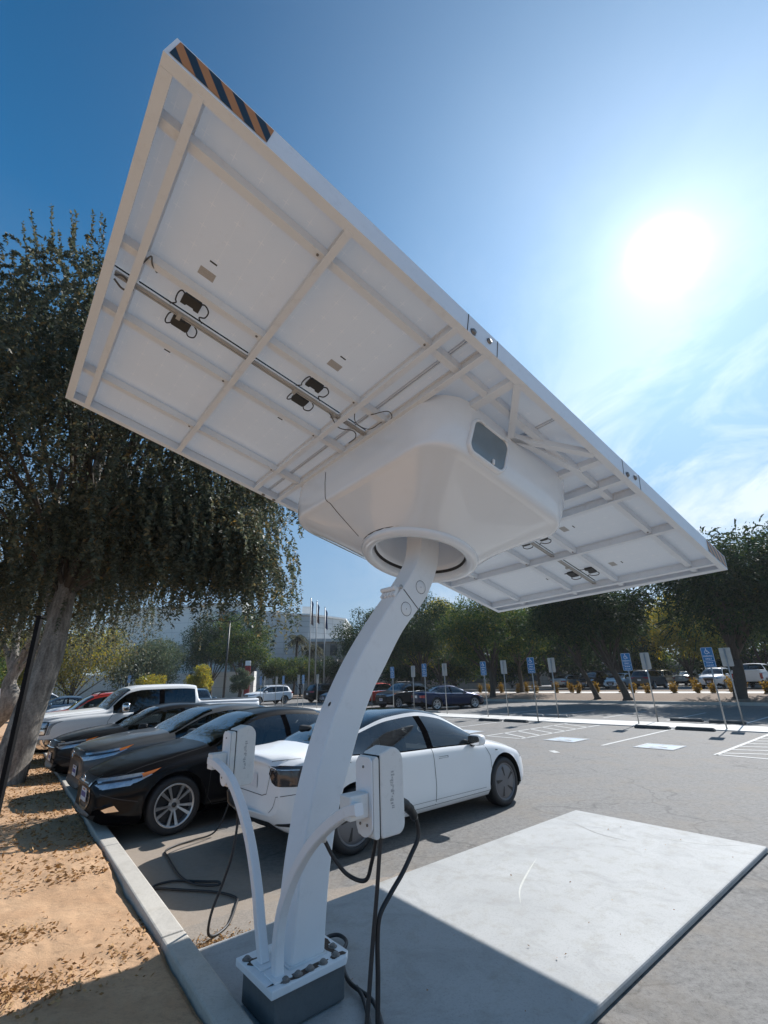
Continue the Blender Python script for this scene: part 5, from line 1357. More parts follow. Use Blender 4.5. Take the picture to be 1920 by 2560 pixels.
place('suv', 'white', 2.5+2.3, 45.0, 1, 'white SUV farthest away at the left edge', group=G1, cat='SUV', name='suv', lo=True)
# ---------------------------------------------------------------- foliage
def leaves_obj(name, C, D, size, aspect, material, parent, loc, jitter=.5):
    """C: leaf centres, D: leaf axis directions; one four-sided leaf each"""
    n = len(C); rs = NP
    D = D/np.maximum(np.linalg.norm(D, axis=1, keepdims=True), 1e-6)
    rnd = rs.normal(size=(n, 3)); S_ = np.cross(D, rnd); S_ /= np.maximum(np.linalg.norm(S_, axis=1, keepdims=True), 1e-6)
    ln = size*(1+jitter*(rs.rand(n, 1)-.5)*2); wd = ln*aspect
    C = C-np.array(loc)
    nrm = np.cross(D, S_)
    a = C-D*ln*.5; b = C+S_*wd*.5-D*ln*.05+nrm*wd*.15; c = C+D*ln*.5; d = C-S_*wd*.5-D*ln*.05+nrm*wd*.15
    V = np.stack([a, b, c, d], 1).reshape(-1, 3).astype(np.float32)
    me = bpy.data.meshes.new(name); me.vertices.add(4*n); me.vertices.foreach_set('co', V.ravel())
    me.loops.add(4*n); me.loops.foreach_set('vertex_index', np.arange(4*n, dtype=np.int32))
    me.polygons.add(n); me.polygons.foreach_set('loop_start', np.arange(0, 4*n, 4, dtype=np.int32))
    try: me.polygons.foreach_set('loop_total', np.full(n, 4, dtype=np.int32))
    except Exception: pass
    me.materials.append(material); me.update(calc_edges=True)
    o = bpy.data.objects.new(name, me); COL.objects.link(o); o.parent = parent; return o

def limb(m, a, b, r0, r1, sag=.0, n=7, seg=8, mi=0):
    a, b = Vector(a), Vector(b); L = (b-a).length; pts = []
    off = Vector((random.uniform(-1, 1), random.uniform(-1, 1), 0))*L*.08
    for i in range(seg+1):
        t = i/seg; p = a.lerp(b, t)+off*math.sin(math.pi*t)+Vector((0, 0, sag*L*math.sin(math.pi*t))); pts.append(p)
    m.tube(pts, [r0+(r1-r0)*i/seg for i in range(seg+1)], n, cap=False, mi=mi)
    return pts

def tree(name, pos, h, rad, z_crown, label, leafm, group=None, lean=(0, 0), n=9000, size=.16, aspect=.42, clumps=26, low=.80,  trunk_r=.2, barkm='bark_dark', frond=False, seed=1, squash=1.0, cat='tree'):
    global NP
    NP = np.random.RandomState(seed); random.seed(seed)
    z_crown *= low; n = int(n*2.1); size *= 1.12; clumps = int(clumps*1.5)
    root = empty(name, pos, 0, label, cat, group)
    P0 = Vector(pos); top = P0+Vector((lean[0], lean[1], h))
    fork = P0+Vector((lean[0]*.45, lean[1]*.45, z_crown*.85))
    m = MB(); m.smooth = True
    pts = [P0+Vector((0, 0, -.1)), P0+Vector((lean[0]*.06, lean[1]*.06, .35)), P0.lerp(fork, .5)+Vector((.05, 0, 0)), fork]
    sp = spline(pts, 5); m.tube(sp, [trunk_r*(1.35 if i < 3 else 1.0)*(1-.35*i/len(sp)) for i in range(len(sp))], 10, cap=False)
    cz = (z_crown+h)/2; hz = (h-z_crown)/2
    cc = P0+Vector((lean[0]*.8, lean[1]*.8, cz)); cen = []
    for k in range(clumps):
        for _ in range(20):
            d = NP.normal(size=3); d /= np.linalg.norm(d); rr = NP.rand()**.45
            q = np.array([d[0]*rad*rr, d[1]*rad*rr, d[2]*hz*rr])*.86
            if d[2] > -.75: break
        cen.append((np.array(cc)+q, rad*(.24+.20*NP.rand())))
    for k, (q, r_) in enumerate(cen):
        if k % 4 == 0: limb(m, fork+Vector((0, 0, random.uniform(-.2, .6))), Vector(q), trunk_r*.34, .02, .04, 6)
    m.build('trunk', M[barkm], root, True, recalc=False)
    wts = np.array([r_**2 for _, r_ in cen]); wts /= wts.sum(); cnt = NP.multinomial(n, wts)
    CC = []; DD = []
    for (q, r_), k in zip(cen, cnt):
        d = NP.normal(size=(k, 3)); d /= np.linalg.norm(d, axis=1, keepdims=True)
        rr = NP.rand(k, 1)**.5; p = q+d*rr*r_*np.array([1, 1, .72*squash])
        CC.append(p); e = d*.7+NP.normal(size=(k, 3))*.5; e[:, 2] -= .25
        DD.append(e)
    CC = np.concatenate(CC); DD = np.concatenate(DD)
    if frond:      # feathery drooping sprays at the clump edges
        fc = []; fd = []
        for (q, r_), k in zip(cen, cnt):
            for _ in range(int(frond)):
                d = NP.normal(size=3); d[2] *= .5; d /= np.linalg.norm(d); s0 = q+d*r_*.75; L = .45+.5*NP.rand()
                for t in np.linspace(0, 1, 10):
                    c_ = s0+d*L*t+np.array([0, 0, -.42*L*t*t]); sd_ = np.cross(d, [0, 0, 1.0])
                    for sg in (-1, 1): fc.append(c_+sd_*sg*.05); fd.append(d*.8+sd_*sg*.55+np.array([0, 0, -.3*t-.1]))
        CC = np.concatenate([CC, np.array(fc)]); DD = np.concatenate([DD, np.array(fd)])
    leaves_obj('crown', CC, DD, size, aspect, M[leafm], root, pos)
    return root
def g2(x, y, z=0): return (x, y, z)

# the big leaning tree with hanging branches at the left
def big_tree():
    global NP
    NP = np.random.RandomState(21); random.seed(21)
    P0 = Vector((-7.62, 10.35, .08)); root = empty('weeping_tree', P0, 0, 'large leaning tree with pale bark and long hanging leafy branches behind the black post', 'tree')
    m = MB(); m.smooth = True
    tp = [P0+Vector((-.10, -.1, -.15)), P0+Vector((-.02, 0, .25)), P0+Vector((.12, 0, 1.3)), P0+Vector((.27, .05, 2.4)), P0+Vector((.24, .15, 3.5)), P0+Vector((.22, .2, 4.6)), P0+Vector((.4, .1, 6.4)), P0+Vector((.5, .1, 8.5))]
    sp = spline(tp, 6); rr = pchip([0, .06, .2, .5, .75, 1], [.50, .37, .31, .23, .16, .06], np.linspace(0, 1, len(sp)))
    m.tube(sp, list(rr), 18, cap=False)
    tips = []
    cen = np.array([-7.3, 10.9, 7.4]); radv = np.array([4.9, 4.6, 5.6])
    for k in range(46):
        th = 2*math.pi*k/46*5+random.uniform(-.3, .3); el = random.uniform(-.12, 1.45)
        d = np.array([math.cos(th)*math.cos(el), math.sin(th)*math.cos(el), math.sin(el)]); rr_ = random.uniform(.55, 1.0)
        tgt = cen+d*radv*rr_*np.array([1, 1, 1 if d[2] > 0 else .5])
        st_ = sp[int(len(sp)*random.uniform(.50, .95))-1]
        pts = limb(m, st_, Vector(tgt), .055, .010, .10, 6, 8, 1); tips.append((pts, d))
    # main fork to the right carrying the long arm of foliage
    for tgt in ((-4.1, 10.2, 5.6), (-3.3, 10.0, 4.9), (-4.6, 9.2, 4.6), (-5.2, 8.4, 5.2), (-3.6, 11.0, 5.6), (-3.0, 9.8, 4.55)):
        st_ = sp[int(len(sp)*.62)]
        pts = limb(m, st_, Vector(tgt), .09, .015, .10, 7, 8, 1); tips.append((pts, np.array([1, 0, 0])))
    # two stems from the fork
    limb(m, sp[int(len(sp)*.50)], (-8.6, 11.2, 7.5), .17, .05, .05, 8, 8)
    m.build('trunk', [M['bark'], M['bark_dark']], root, True, recalc=False)
    C = []; D = []
    # hanging strands over a dome
    def strand(s, L, dx, dens=26):
        if mn.noise((s[0]*.9, s[1]*.9, s[2]*.9+5)) < (-.32 if s[0] < -5.6 else -.08)-.25*NP.rand(): return
        n = max(6, int(L*dens)); t = np.linspace(0, 1, n)
        w1, w2 = NP.normal(size=2)*.10
        p = np.stack([s[0]+dx[0]*L*t*(1-.45*t)+w1*np.sin(t*4+w2*20), s[1]+dx[1]*L*t*(1-.45*t)+w2*np.sin(t*5+w1*20), s[2]+dx[2]*L*t-L*.92*t**1.5], 1)
        tang = np.gradient(p, axis=0); tang /= np.linalg.norm(tang, axis=1, keepdims=True)
        sd_ = np.cross(tang, NP.normal(size=(n, 3))); sd_ /= np.linalg.norm(sd_, axis=1, keepdims=True)
        C.append(p+sd_*.026); D.append(tang*.55+sd_*.85)
        C.append(p-sd_*.026+tang*.018); D.append(tang*.55-sd_*.85)
    nst = 3200
    for k in range(nst):
        d = NP.normal(size=3); d[2] = abs(d[2])*.95-.30; d /= np.linalg.norm(d)
        if d[0] > .2 and d[2] > .62 and NP.rand() < .3: continue
        rr_ = .55+.47*NP.rand()**.6
        s = cen+d*radv*rr_*np.array([1.0, 1.0, 1 if d[2] > 0 else .62])
        out = np.array([d[0], d[1], 0])*.35
        if d[2] > .55: strand(s, NP.uniform(.5, 1.5), out+np.array([0, 0, .75]))
        else: strand(s, NP.uniform(.9, 2.5)*(1 if s[0] > -9 else .8), out+np.array([0, 0, .15]))
    # upright shoots on the skyline
    for k in range(150):
        d = NP.normal(size=3); d[2] = abs(d[2])+1.0; d /= np.linalg.norm(d)
        s = cen+d*radv*.97; L = NP.uniform(.5, 1.15); n = 34; t = np.linspace(0, 1, n)
        p = s+np.outer(t*L, [d[0]*.5+NP.normal()*.1, d[1]*.5, .9]); sd_ = NP.normal(size=(n, 3)); sd_ /= np.linalg.norm(sd_, axis=1, keepdims=True)
        C.append(p+sd_*.03); D.append(sd_+[0, 0, .8]); C.append(p-sd_*.03); D.append(-sd_+[0, 0, .8])
    # long arm to the right, drooping to its tips
    for k in range(1250):
        t = NP.rand()**.75; base = np.array([-6.3, 10.2, 6.2])*(1-t)+np.array([-2.75, 9.9, 4.75])*t+NP.normal(size=3)*np.array([.35, .75, .38])*(1.15-.45*t)
        strand(base, NP.uniform(.5, 1.9)*(1.2-.5*t), np.array([NP.uniform(-.1, .55), NP.uniform(-.25, .25), .05]))
    for q in ((-2.15, 9.7, 4.75), (-2.25, 9.9, 4.55), (-2.55, 9.6, 4.4), (-2.45, 10.0, 4.9), (-2.75, 9.4, 4.2), (-3.0, 9.7, 4.0)):
        strand(np.array(q), NP.uniform(.9, 1.4), np.array([.35, 0, .1]), 22)
    for k in range(170):     # loose sprays trailing from the right side of the crown
        q = np.array([NP.uniform(-4.6, -2.2), NP.uniform(9.0, 10.6), 0]); q[2] = 5.15-.28*(q[0]+4.6)+NP.normal()*.35
        strand(q, NP.uniform(.8, 2.1), np.array([NP.uniform(.05, .6), NP.uniform(-.25, .25), .12]), 20)
    # low curtain between the trunk and the parked cars
    for k in range(560):
        base = np.array([NP.uniform(-7.6, -3.4), NP.uniform(8.6, 12.6), NP.uniform(4.3, 5.7)]); base[2] += -.10*(base[0]+5.5)
        strand(base, NP.uniform(.5, 1.45), np.array([NP.uniform(-.2, .3), NP.uniform(-.2, .2), .1]))
    for k in range(900):
        base = np.array([NP.uniform(-13.5, -7.2), NP.uniform(9.5, 15.0), NP.uniform(4.2, 6.2)])
        strand(base, NP.uniform(.9, 2.3), np.array([NP.uniform(-.2, .2), NP.uniform(-.2, .2), .1]))
    C = np.concatenate(C); D = np.concatenate(D)
    leaves_obj('crown', C, D, .082, .48, M['leaf_big'], root, P0)
    # inner mass
    n = 52000; d = NP.normal(size=(n, 3)); d /= np.linalg.norm(d, axis=1, keepdims=True); d[:, 2] = np.where(d[:, 2] < -.3, -d[:, 2], d[:, 2])
    p = cen+d*radv*(.35+.50*NP.rand(n, 1)**.6)
    nz = np.array([mn.noise((q[0]*.8, q[1]*.8, q[2]*.8)) for q in p]); keep = nz > -.30
    m_ = 15000; t = NP.rand(m_, 1)**1.4; q = np.array([-6.6, 10.3, 6.0])*(1-t)+np.array([-3.1, 9.9, 4.6])*t+NP.normal(size=(m_, 3))*np.array([.45, .8, .42])*(1.15-.5*t); q[:, 2] -= .25
    q2 = NP.uniform([-9.5, 9, 4.5], [-4.8, 13, 6.0], size=(12000, 3)); kz = np.array([mn.noise((a[0]*1.2, a[1]*1.2, a[2]*1.2)) for a in q2]) > -.05
    p = np.concatenate([p[keep], q, q2[kz]]); keep = np.array([mn.noise((a[0]*.9, a[1]*.9, a[2]*.9+5))+(.2 if a[0] < -5.6 else 0) for a in p]) > -.14
    leaves_obj('inner_foliage', p[keep], NP.normal(size=(keep.sum(), 3))-[0, 0, .6], .11, .5, M['leaf_big'], root, P0)
    return root
big_tree()
# second old trunk at the left edge
def second_tree():
    global NP
    NP = np.random.RandomState(5); random.seed(5)
    P0 = Vector((-15.6, 19.6, .08)); root = empty('old_tree', P0, 0, 'old tree with pale knotted leaning trunk at the far left edge', 'tree')
    m = MB(); m.smooth = True
    tp = [P0+Vector((-.3, -.2, -.1)), P0+Vector((0, 0, .5)), P0+Vector((.55, 0, 1.3)), P0+Vector((.35, 0, 2.2)), P0+Vector((.9, .2, 3.4)), P0+Vector((1.5, .3, 5.0))]
    sp = spline(tp, 6); m.tube(sp, list(pchip([0, .15, .4, .6, 1], [.46, .32, .36, .22, .12], np.linspace(0, 1, len(sp)))), 16, cap=False)
    for tg in ((-17.2, 20, 4.6), (-13.4, 19.4, 4.8), (-14.2, 18.6, 6.2), (-16, 21, 7)): limb(m, sp[int(len(sp)*.62)], tg, .16, .03, .05, 8, 8)
    m.build('trunk', M['bark'], root, True, recalc=False)
    n = 32000; cn = NP.uniform([-19.5, 17.0, 3.0], [-11.8, 24.0, 9.6], size=(70, 3)); ci = NP.randint(0, 70, n); d = NP.normal(size=(n, 3)); d /= np.linalg.norm(d, axis=1, keepdims=True)
    p = cn[ci]+d*NP.rand(n, 1)**.5*1.35
    leaves_obj('crown', p, d*.4+NP.normal(size=(n, 3))*.5-[0, 0, .5], .11, .42, M['leaf_big'], root, P0)
second_tree()

# ---- trees in the planted verge across the lot (right side)
VZ = .18
tree('street_tree', (20.9, 29.7, VZ), 10.9, 5.2, 3.3, 'broad dark tree with thick forked trunk behind the rightmost accessible parking signs', 'leaf_dark', n=15000, size=.17, clumps=44, trunk_r=.42, seed=31, frond=26, lean=(1.2, .5))
tree('street_tree', (15.9, 33.2, VZ), 9.6, 3.4, 2.8, 'tall dark feathery tree with leaning trunk in the verge under the canopy corner', 'leaf_dark', n=10000, size=.16, clumps=30, trunk_r=.26, seed=32, frond=26, lean=(-1.1, .8))
tree('street_tree', (14.7, 35.1, VZ), 10.2, 3.2, 3.0, 'dark feathery tree with thin fork just left of the leaning verge tree', 'leaf_dark', n=9000, size=.16, clumps=26, trunk_r=.20, seed=33, frond=22, lean=(-1.6, .5))
tree('street_tree', (8.9, 42.5, VZ), 9.4, 4.4, 2.9, 'dark bushy tree in the verge directly right of the white column', 'leaf_mid', n=12000, size=.17, clumps=36, trunk_r=.28, seed=34)
tree('street_tree', (26.8, 27.0, .45), 11.0, 4.2, 3.4, 'tall dark tree cut off by the right edge of the photo', 'leaf_dark', n=12000, size=.18, clumps=36, trunk_r=.34, seed=35, frond=20)
tree('street_tree', (12.2, 45.5, .45), 9.2, 4.2, 3.0, 'dark tree behind the middle pair of accessible parking signs', 'leaf_mid', n=11000, size=.17, clumps=32, trunk_r=.24, seed=36)
tree('street_tree', (3.4, 49.0, .1), 10.4, 4.6, 2.8, 'large dark tree directly behind the navy and black parked cars', 'leaf_dark', n=12000, size=.18, clumps=36, trunk_r=.28, seed=37)
tree('street_tree', (-1.6, 51.0, .1), 9.6, 4.2, 2.8, 'rounded dark tree right of the flagpoles, its edge left of the column', 'leaf_dark', n=14000, size=.17, clumps=40, trunk_r=.26, seed=38)
# trees beyond the upper lot: every one its own crown
GB = 'trees closing the view beyond the upper lot'
lab = ['olive green', 'dark green', 'yellow tinged', 'mid green']
bk = [(6.5, 62, 11.5, 5.2, 2), (13, 60, 10.2, 4.8, 0), (19.5, 58, 9.8, 4.6, 3), (26, 55, 10.0, 5.0, 1), (32, 52, 10.5, 4.8, 2), (38.5, 50, 11.5, 5.2, 0), (45, 46, 12.5, 5.5, 3), (10, 74, 13, 6, 1), (22, 72, 12.2, 6, 2), (34, 68, 12.5, 6, 1), (47, 62, 14, 6.2, 0), (0, 72, 12.5, 6, 3)]
ordn = ['first', 'second', 'third', 'fourth', 'fifth', 'sixth', 'seventh', 'eighth', 'ninth', 'tenth', 'eleventh', 'twelfth', 'thirteenth', 'fourteenth', 'fifteenth', 'sixteenth', 'seventeenth', 'eighteenth', 'nineteenth', 'twentieth']
order = sorted(range(len(bk)), key=lambda i: bk[i][0]/bk[i][1])
for i, (x, y, h, r_, c) in enumerate(bk):
    tree('background_tree', (x, y, .45), h, r_, 1.5, '%s tree beyond the upper lot, %s from the column in that backdrop' % (lab[c], ordn[order.index(i)]), ['leaf_mid', 'leaf_dark', 'leaf_yellow', 'leaf_mid'][c], GB, n=8500, size=.24, aspect=.5, clumps=30, trunk_r=.24, seed=50+i)

for k_, (x, y, h, r_) in enumerate(((16.5, 66, 5.5, 4.5), (24, 63, 5.0, 4.8), (31, 60, 5.6, 4.6), (38, 57, 5.2, 4.6), (9, 68, 5.6, 4.6), (2, 66, 5.2, 4.6), (45, 53, 5.6, 4.8), (51, 50, 6, 4.6))):
    tree('tall_shrub', (x, y, .45), h, r_, .35, 'tall dark shrub behind the upper lot, shrub %s of that hedge from its left' % ['four', 'five', 'six', 'seven', 'three', 'two', 'eight', 'nine'][k_], 'leaf_dark' if k_ % 2 else 'leaf_mid', 'tall shrubs behind the upper lot', n=5200, size=.26, aspect=.5, clumps=26, trunk_r=.12, seed=150+k_, cat='shrub')
# ---- trees on the left, in front of the building
def at(x, y, Y):      # direction through the lens, in full-size pixels, at depth Y
    d = Rv*(x-960)+Uv*(1280-y)+F_*1150
    return Vector((0, 0, CAMH))+d*(Y/d.y)
tree('campus_tree', (-33.5, 52.0, 0), 8.6, 5.6, 1.2, 'wide olive yellow tree behind the parked pickups at the left', 'leaf_yellow', n=14000, size=.20, clumps=40, seed=71, trunk_r=.25)
tree('campus_tree', (-27.5, 55.5, 0), 7.2, 4.4, 1.2, 'blue green rounded tree right of the olive yellow tree', 'leaf_blue', n=12000, size=.19, clumps=34, seed=72, trunk_r=.22)
tree('campus_tree', (-24.5, 50.0, 0), 3.0, 2.0, .5, 'low bright yellow shrub tree in front of the blue green tree', 'leaf_yellow', n=5000, size=.15, clumps=20, seed=73, trunk_r=.10)
tree('campus_tree', (-40.0, 50.0, 0), 8.0, 5.2, 1.0, 'bright yellow green tree right behind the leaning trunk', 'leaf_yellow', n=11000, size=.20, clumps=30, seed=74, trunk_r=.25)
tree('campus_tree', (-24.0, 66.0, 0), 12.0, 4.6, 2.8, 'tall dark green tree left of the double armed street lamp', 'leaf_dark', n=12000, size=.2, clumps=34, seed=75, trunk_r=.25)
tree('campus_tree', (-18.8, 62.0, 0), 11.2, 4.4, 2.6, 'dark green tree with orange tips behind the double armed street lamp', 'leaf_mid', n=12000, size=.2, clumps=34, seed=76, trunk_r=.25)
tree('campus_tree', (-18.3, 47.0, 0), 3.7, 1.65, .9, 'small rounded tree with yellow right side behind the white pickup', 'leaf_yellow', n=6000, size=.13, clumps=22, seed=77, trunk_r=.10)
tree('campus_tree', (-15.4, 66.0, 0), 5.0, 2.7, 1.6, 'left one of three low rounded trees before the grey building wall', 'leaf_mid', n=7000, size=.16, clumps=24, seed=78, trunk_r=.14)
tree('campus_tree', (-11.9, 66.0, 0), 5.4, 2.8, 1.6, 'middle one of three low rounded trees, with orange tips', 'leaf_mid', n=7000, size=.16, clumps=24, seed=79, trunk_r=.14)
tree('campus_tree', (-8.9, 67.0, 0), 5.2, 2.4, 1.6, 'right one of three low rounded trees, touching the flagpoles', 'leaf_dark', n=6000, size=.16, clumps=20, seed=80, trunk_r=.14)
tree('campus_tree', (-16.2, 54.0, 0), 3.6, 1.5, .8, 'pale grey green shrub under the double armed street lamp', 'leaf_blue', n=4500, size=.13, clumps=16, seed=81, trunk_r=.08)
tree('campus_tree', (-47.0, 60.0, 0), 9.0, 6.5, 1.4, 'dark green tree mass behind the old tree at the left edge', 'leaf_dark', n=12000, size=.26, clumps=36, seed=82, trunk_r=.3)
tree('campus_tree', (-35.0, 38.0, 0), 7.5, 4.6, 1.4, 'yellow green tree seen between the post and the left edge', 'leaf_mid', n=11000, size=.18, clumps=30, seed=83, trunk_r=.25)
# palms
def palm(pos, h, lean, label, seed):
    global NP
    NP = np.random.RandomState(seed); random.seed(seed)
    root = empty('palm_tree', pos, 0, label, 'palm tree', 'palms in front of the grey building'); P0 = Vector(pos)
    m = MB(); m.smooth = True; top = P0+Vector((lean[0], lean[1], h)); m.tube(spline([P0, P0.lerp(top, .5)+Vector((.1, 0, 0)), top], 6), .16, 10); m.build('trunk', M['bark_dark'], root, True)
    C = []; D = []
    for k in range(46):
        th = random.uniform(0, 2*math.pi); el = random.uniform(-.6, 1.1); L = random.uniform(1.7, 2.4); d = np.array([math.cos(th)*math.cos(el), math.sin(th)*math.cos(el), math.sin(el)])
        n = 30; t = np.linspace(.12, 1, n)[:, None]; p = np.array(top)+d*L*t+np.array([0, 0, -1.0])*L*.62*t**2.2
        tg = np.gradient(p, axis=0); tg /= np.linalg.norm(tg, axis=1, keepdims=True); sd_ = np.cross(tg, [0, 0, 1.0]); sd_ /= np.maximum(np.linalg.norm(sd_, axis=1, keepdims=True), 1e-5)
        for s in (-1, 1): C.append(p+sd_*s*.14+[0, 0, -.05]); D.append(tg*.7+sd_*s*.8+[0, 0, -.55])
    leaves_obj('frond_crown', np.concatenate(C), np.concatenate(D), .48, .12, M['palm'], root, pos)
palm((-14.0, 72.0, 0), 8.0, (.3, 0), 'left and taller of the two palms before the grey wall', 91)
palm((-12.2, 74.0, 0), 6.6, (.4, 0), 'right and lower of the two palms, drooping dry fronds', 92)
# golden shrubs along the upper walk
gs = []
for k in range(34):
    v = 30.5-k*1.32; gs.append((38.35+.25*math.sin(k*2.1), v+.35*math.sin(k*1.7), .55+.35*abs(math.sin(k*3.3+1))))
for k in range(12): gs.append((42.0+.4*math.sin(k*1.9), 14.5-k*1.7+.5*math.sin(k*2.6), .75+.3*abs(math.sin(k*2.2))))
gs.sort(key=lambda s: uv_of(*UV(s[0], s[1])[:2])[1]*-1)
for k, (u, v, h) in enumerate(gs):
    NP = np.random.RandomState(200+k); random.seed(200+k)
    x, y, _ = UV(u, v)
    root = empty('golden_shrub', (x, y, .45), 0, 'golden leaved shrub on the upper walk, number %d counted from the left of its row' % (k+1), 'shrub', 'golden shrubs along the upper walk')
    n = 420; st_ = 6; C = []; D = []
    for j in range(st_):
        a = random.uniform(0, 6.28); sp_ = random.uniform(.05, .30); hh = h*random.uniform(.6, 1.0)
        t = NP.rand(n//st_, 1); p = np.array([x, y, .47])+np.hstack([np.cos(a)*sp_*t, np.sin(a)*sp_*t, hh*t])+NP.normal(size=(n//st_, 3))*.075
        C.append(p); D.append(NP.normal(size=(n//st_, 3))*.6+[0, 0, .5])
    m = MB(); m.tube([(x, y, .4), (x, y, .45+h*.5)], .02, 5); m.build('stem', M['bark_dark'], root, True)
    leaves_obj('foliage', np.concatenate(C), np.concatenate(D), .12, .5, M['leaf_gold'], root, (x, y, .45))
# ---------------------------------------------------------------- mid and far vehicles
def yaw(deg): return R(deg)
make_car('parked_car', 'sedan', 'navy', (3.85, 32.5, 0), R(24), 'navy blue sedan parked beyond the sidewalk right of the column', None, cat='car', wheel='ten', tint='glass_dark', detail=dict(grille='h'))
make_car('parked_car', 'suv', 'dark', (1.1, 36.0, 0), R(222), 'black crossover with chrome grille facing left beside the navy sedan', None, cat='car', wheel='ten', tint='glass_dark', detail=dict(grille='h'))
make_car('suv', 'suv', 'red', (-1.6, 40.2, 0), R(222), 'dark red SUV mostly hidden behind the column', None, cat='SUV', lo=True, tint='glass_dark')
x, y, _ = UV(22.2, 42.9); make_car('suv', 'suv', 'white', (x, y, 0), R(221), 'white SUV on the drive in front of the building, driver side showing', None, cat='SUV', tint='glass_dark', wheel='multi', detail=dict(grille='h'))
make_car('suv', 'suv', 'black', (-6.2, 49.0, 0), R(41), 'black SUV seen from behind left of the column', None, cat='SUV', tint='glass_dark', lo=True)
make_car('parked_car', 'sedan', 'blue', (-4.2, 46.5, 0), R(221), 'pale blue car just behind the column edge', None, cat='car', tint='glass_dark', lo=True)
make_car('suv', 'suv', 'blue', (-11.4, 29.0, 0), R(-62), 'grey SUV facing the viewer right behind the white pickup cab', None, cat='SUV', tint='glass_dark')
protos = {}
def far_car(kind, col, loc, rz, label, group):
    k = (kind, col)
    if k not in protos:
        protos[k] = make_car('parked_car', kind, col, loc, rz, label, group, lo=True, tint='glass_dark', cat='car'); return protos[k]
    c = copy_tree(protos[k]); c.location = loc; c.rotation_euler = (0, 0, rz); c['label'] = label; c['group'] = group; return c
random.seed(12)
seq = ['silver', 'black', 'white', 'grey', 'silver', 'white', 'navy', 'white', 'silver', 'black', 'white', 'tan', 'silver', 'grey', 'white', 'black', 'silver', 'white']
kd = ['sedan', 'suv', 'sedan', 'suv', 'sedan', 'suv', 'sedan', 'sedan', 'suv', 'suv', 'sedan', 'suv', 'sedan', 'sedan', 'suv', 'suv', 'sedan', 'suv']
nm = {'silver': 'silver', 'black': 'black', 'white': 'white', 'grey': 'dark grey', 'navy': 'navy', 'tan': 'beige'}
ordi = ordn
for row, (u, v0, nme) in enumerate(((49.0, 27.0, 'front row'), (60.5, 33.0, 'back row'))):
    for i in range(18):
        v = v0-i*2.75
        if row == 0 and i in (4,): continue
        kk = kd[(i+row*5) % 18]; cc_ = seq[(i*1+row*7) % 18]
        if row == 0 and i == 6: kk, cc_ = 'pickup', 'white'
        x, y, _ = UV(u+random.uniform(-.3, .3), v)
        far_car(kk, cc_, (x, y, .45), R(41.1)+(math.pi if (i*7+row) % 3 else 0), '%s %s in the %s of the upper lot, %s car from the left' % (nm[cc_], {'sedan': 'sedan', 'suv': 'SUV', 'pickup': 'pickup truck'}[kk], nme, ordi[i]), 'cars parked in the upper lot')
# ---------------------------------------------------------------- signs
def text_geo(body, size):
    cu = bpy.data.curves.new('t', 'FONT'); cu.body = body; cu.size = size; cu.align_x = 'CENTER'; cu.align_y = 'CENTER'; cu.resolution_u = 2; cu.offset = size*.018
    o = bpy.data.objects.new('t', cu); COL.objects.link(o); bpy.context.view_layer.update()
    dg = bpy.context.evaluated_depsgraph_get(); me = bpy.data.meshes.new_from_object(o.evaluated_get(dg))
    vs = [tuple(v.co) for v in me.vertices]; fs = [tuple(p.vertices) for p in me.polygons]
    bpy.data.objects.remove(o); bpy.data.curves.remove(cu); bpy.data.meshes.remove(me); return vs, fs
TX = {}
def txt(mb, body, size, cx, cz, y, mi=0, flip=1):
    if (body, size) not in TX: TX[(body, size)] = text_geo(body, size)
    vs, fs = TX[(body, size)]; mb.add([(cx+v[0], y, cz+v[1]) for v in vs], fs, mi)
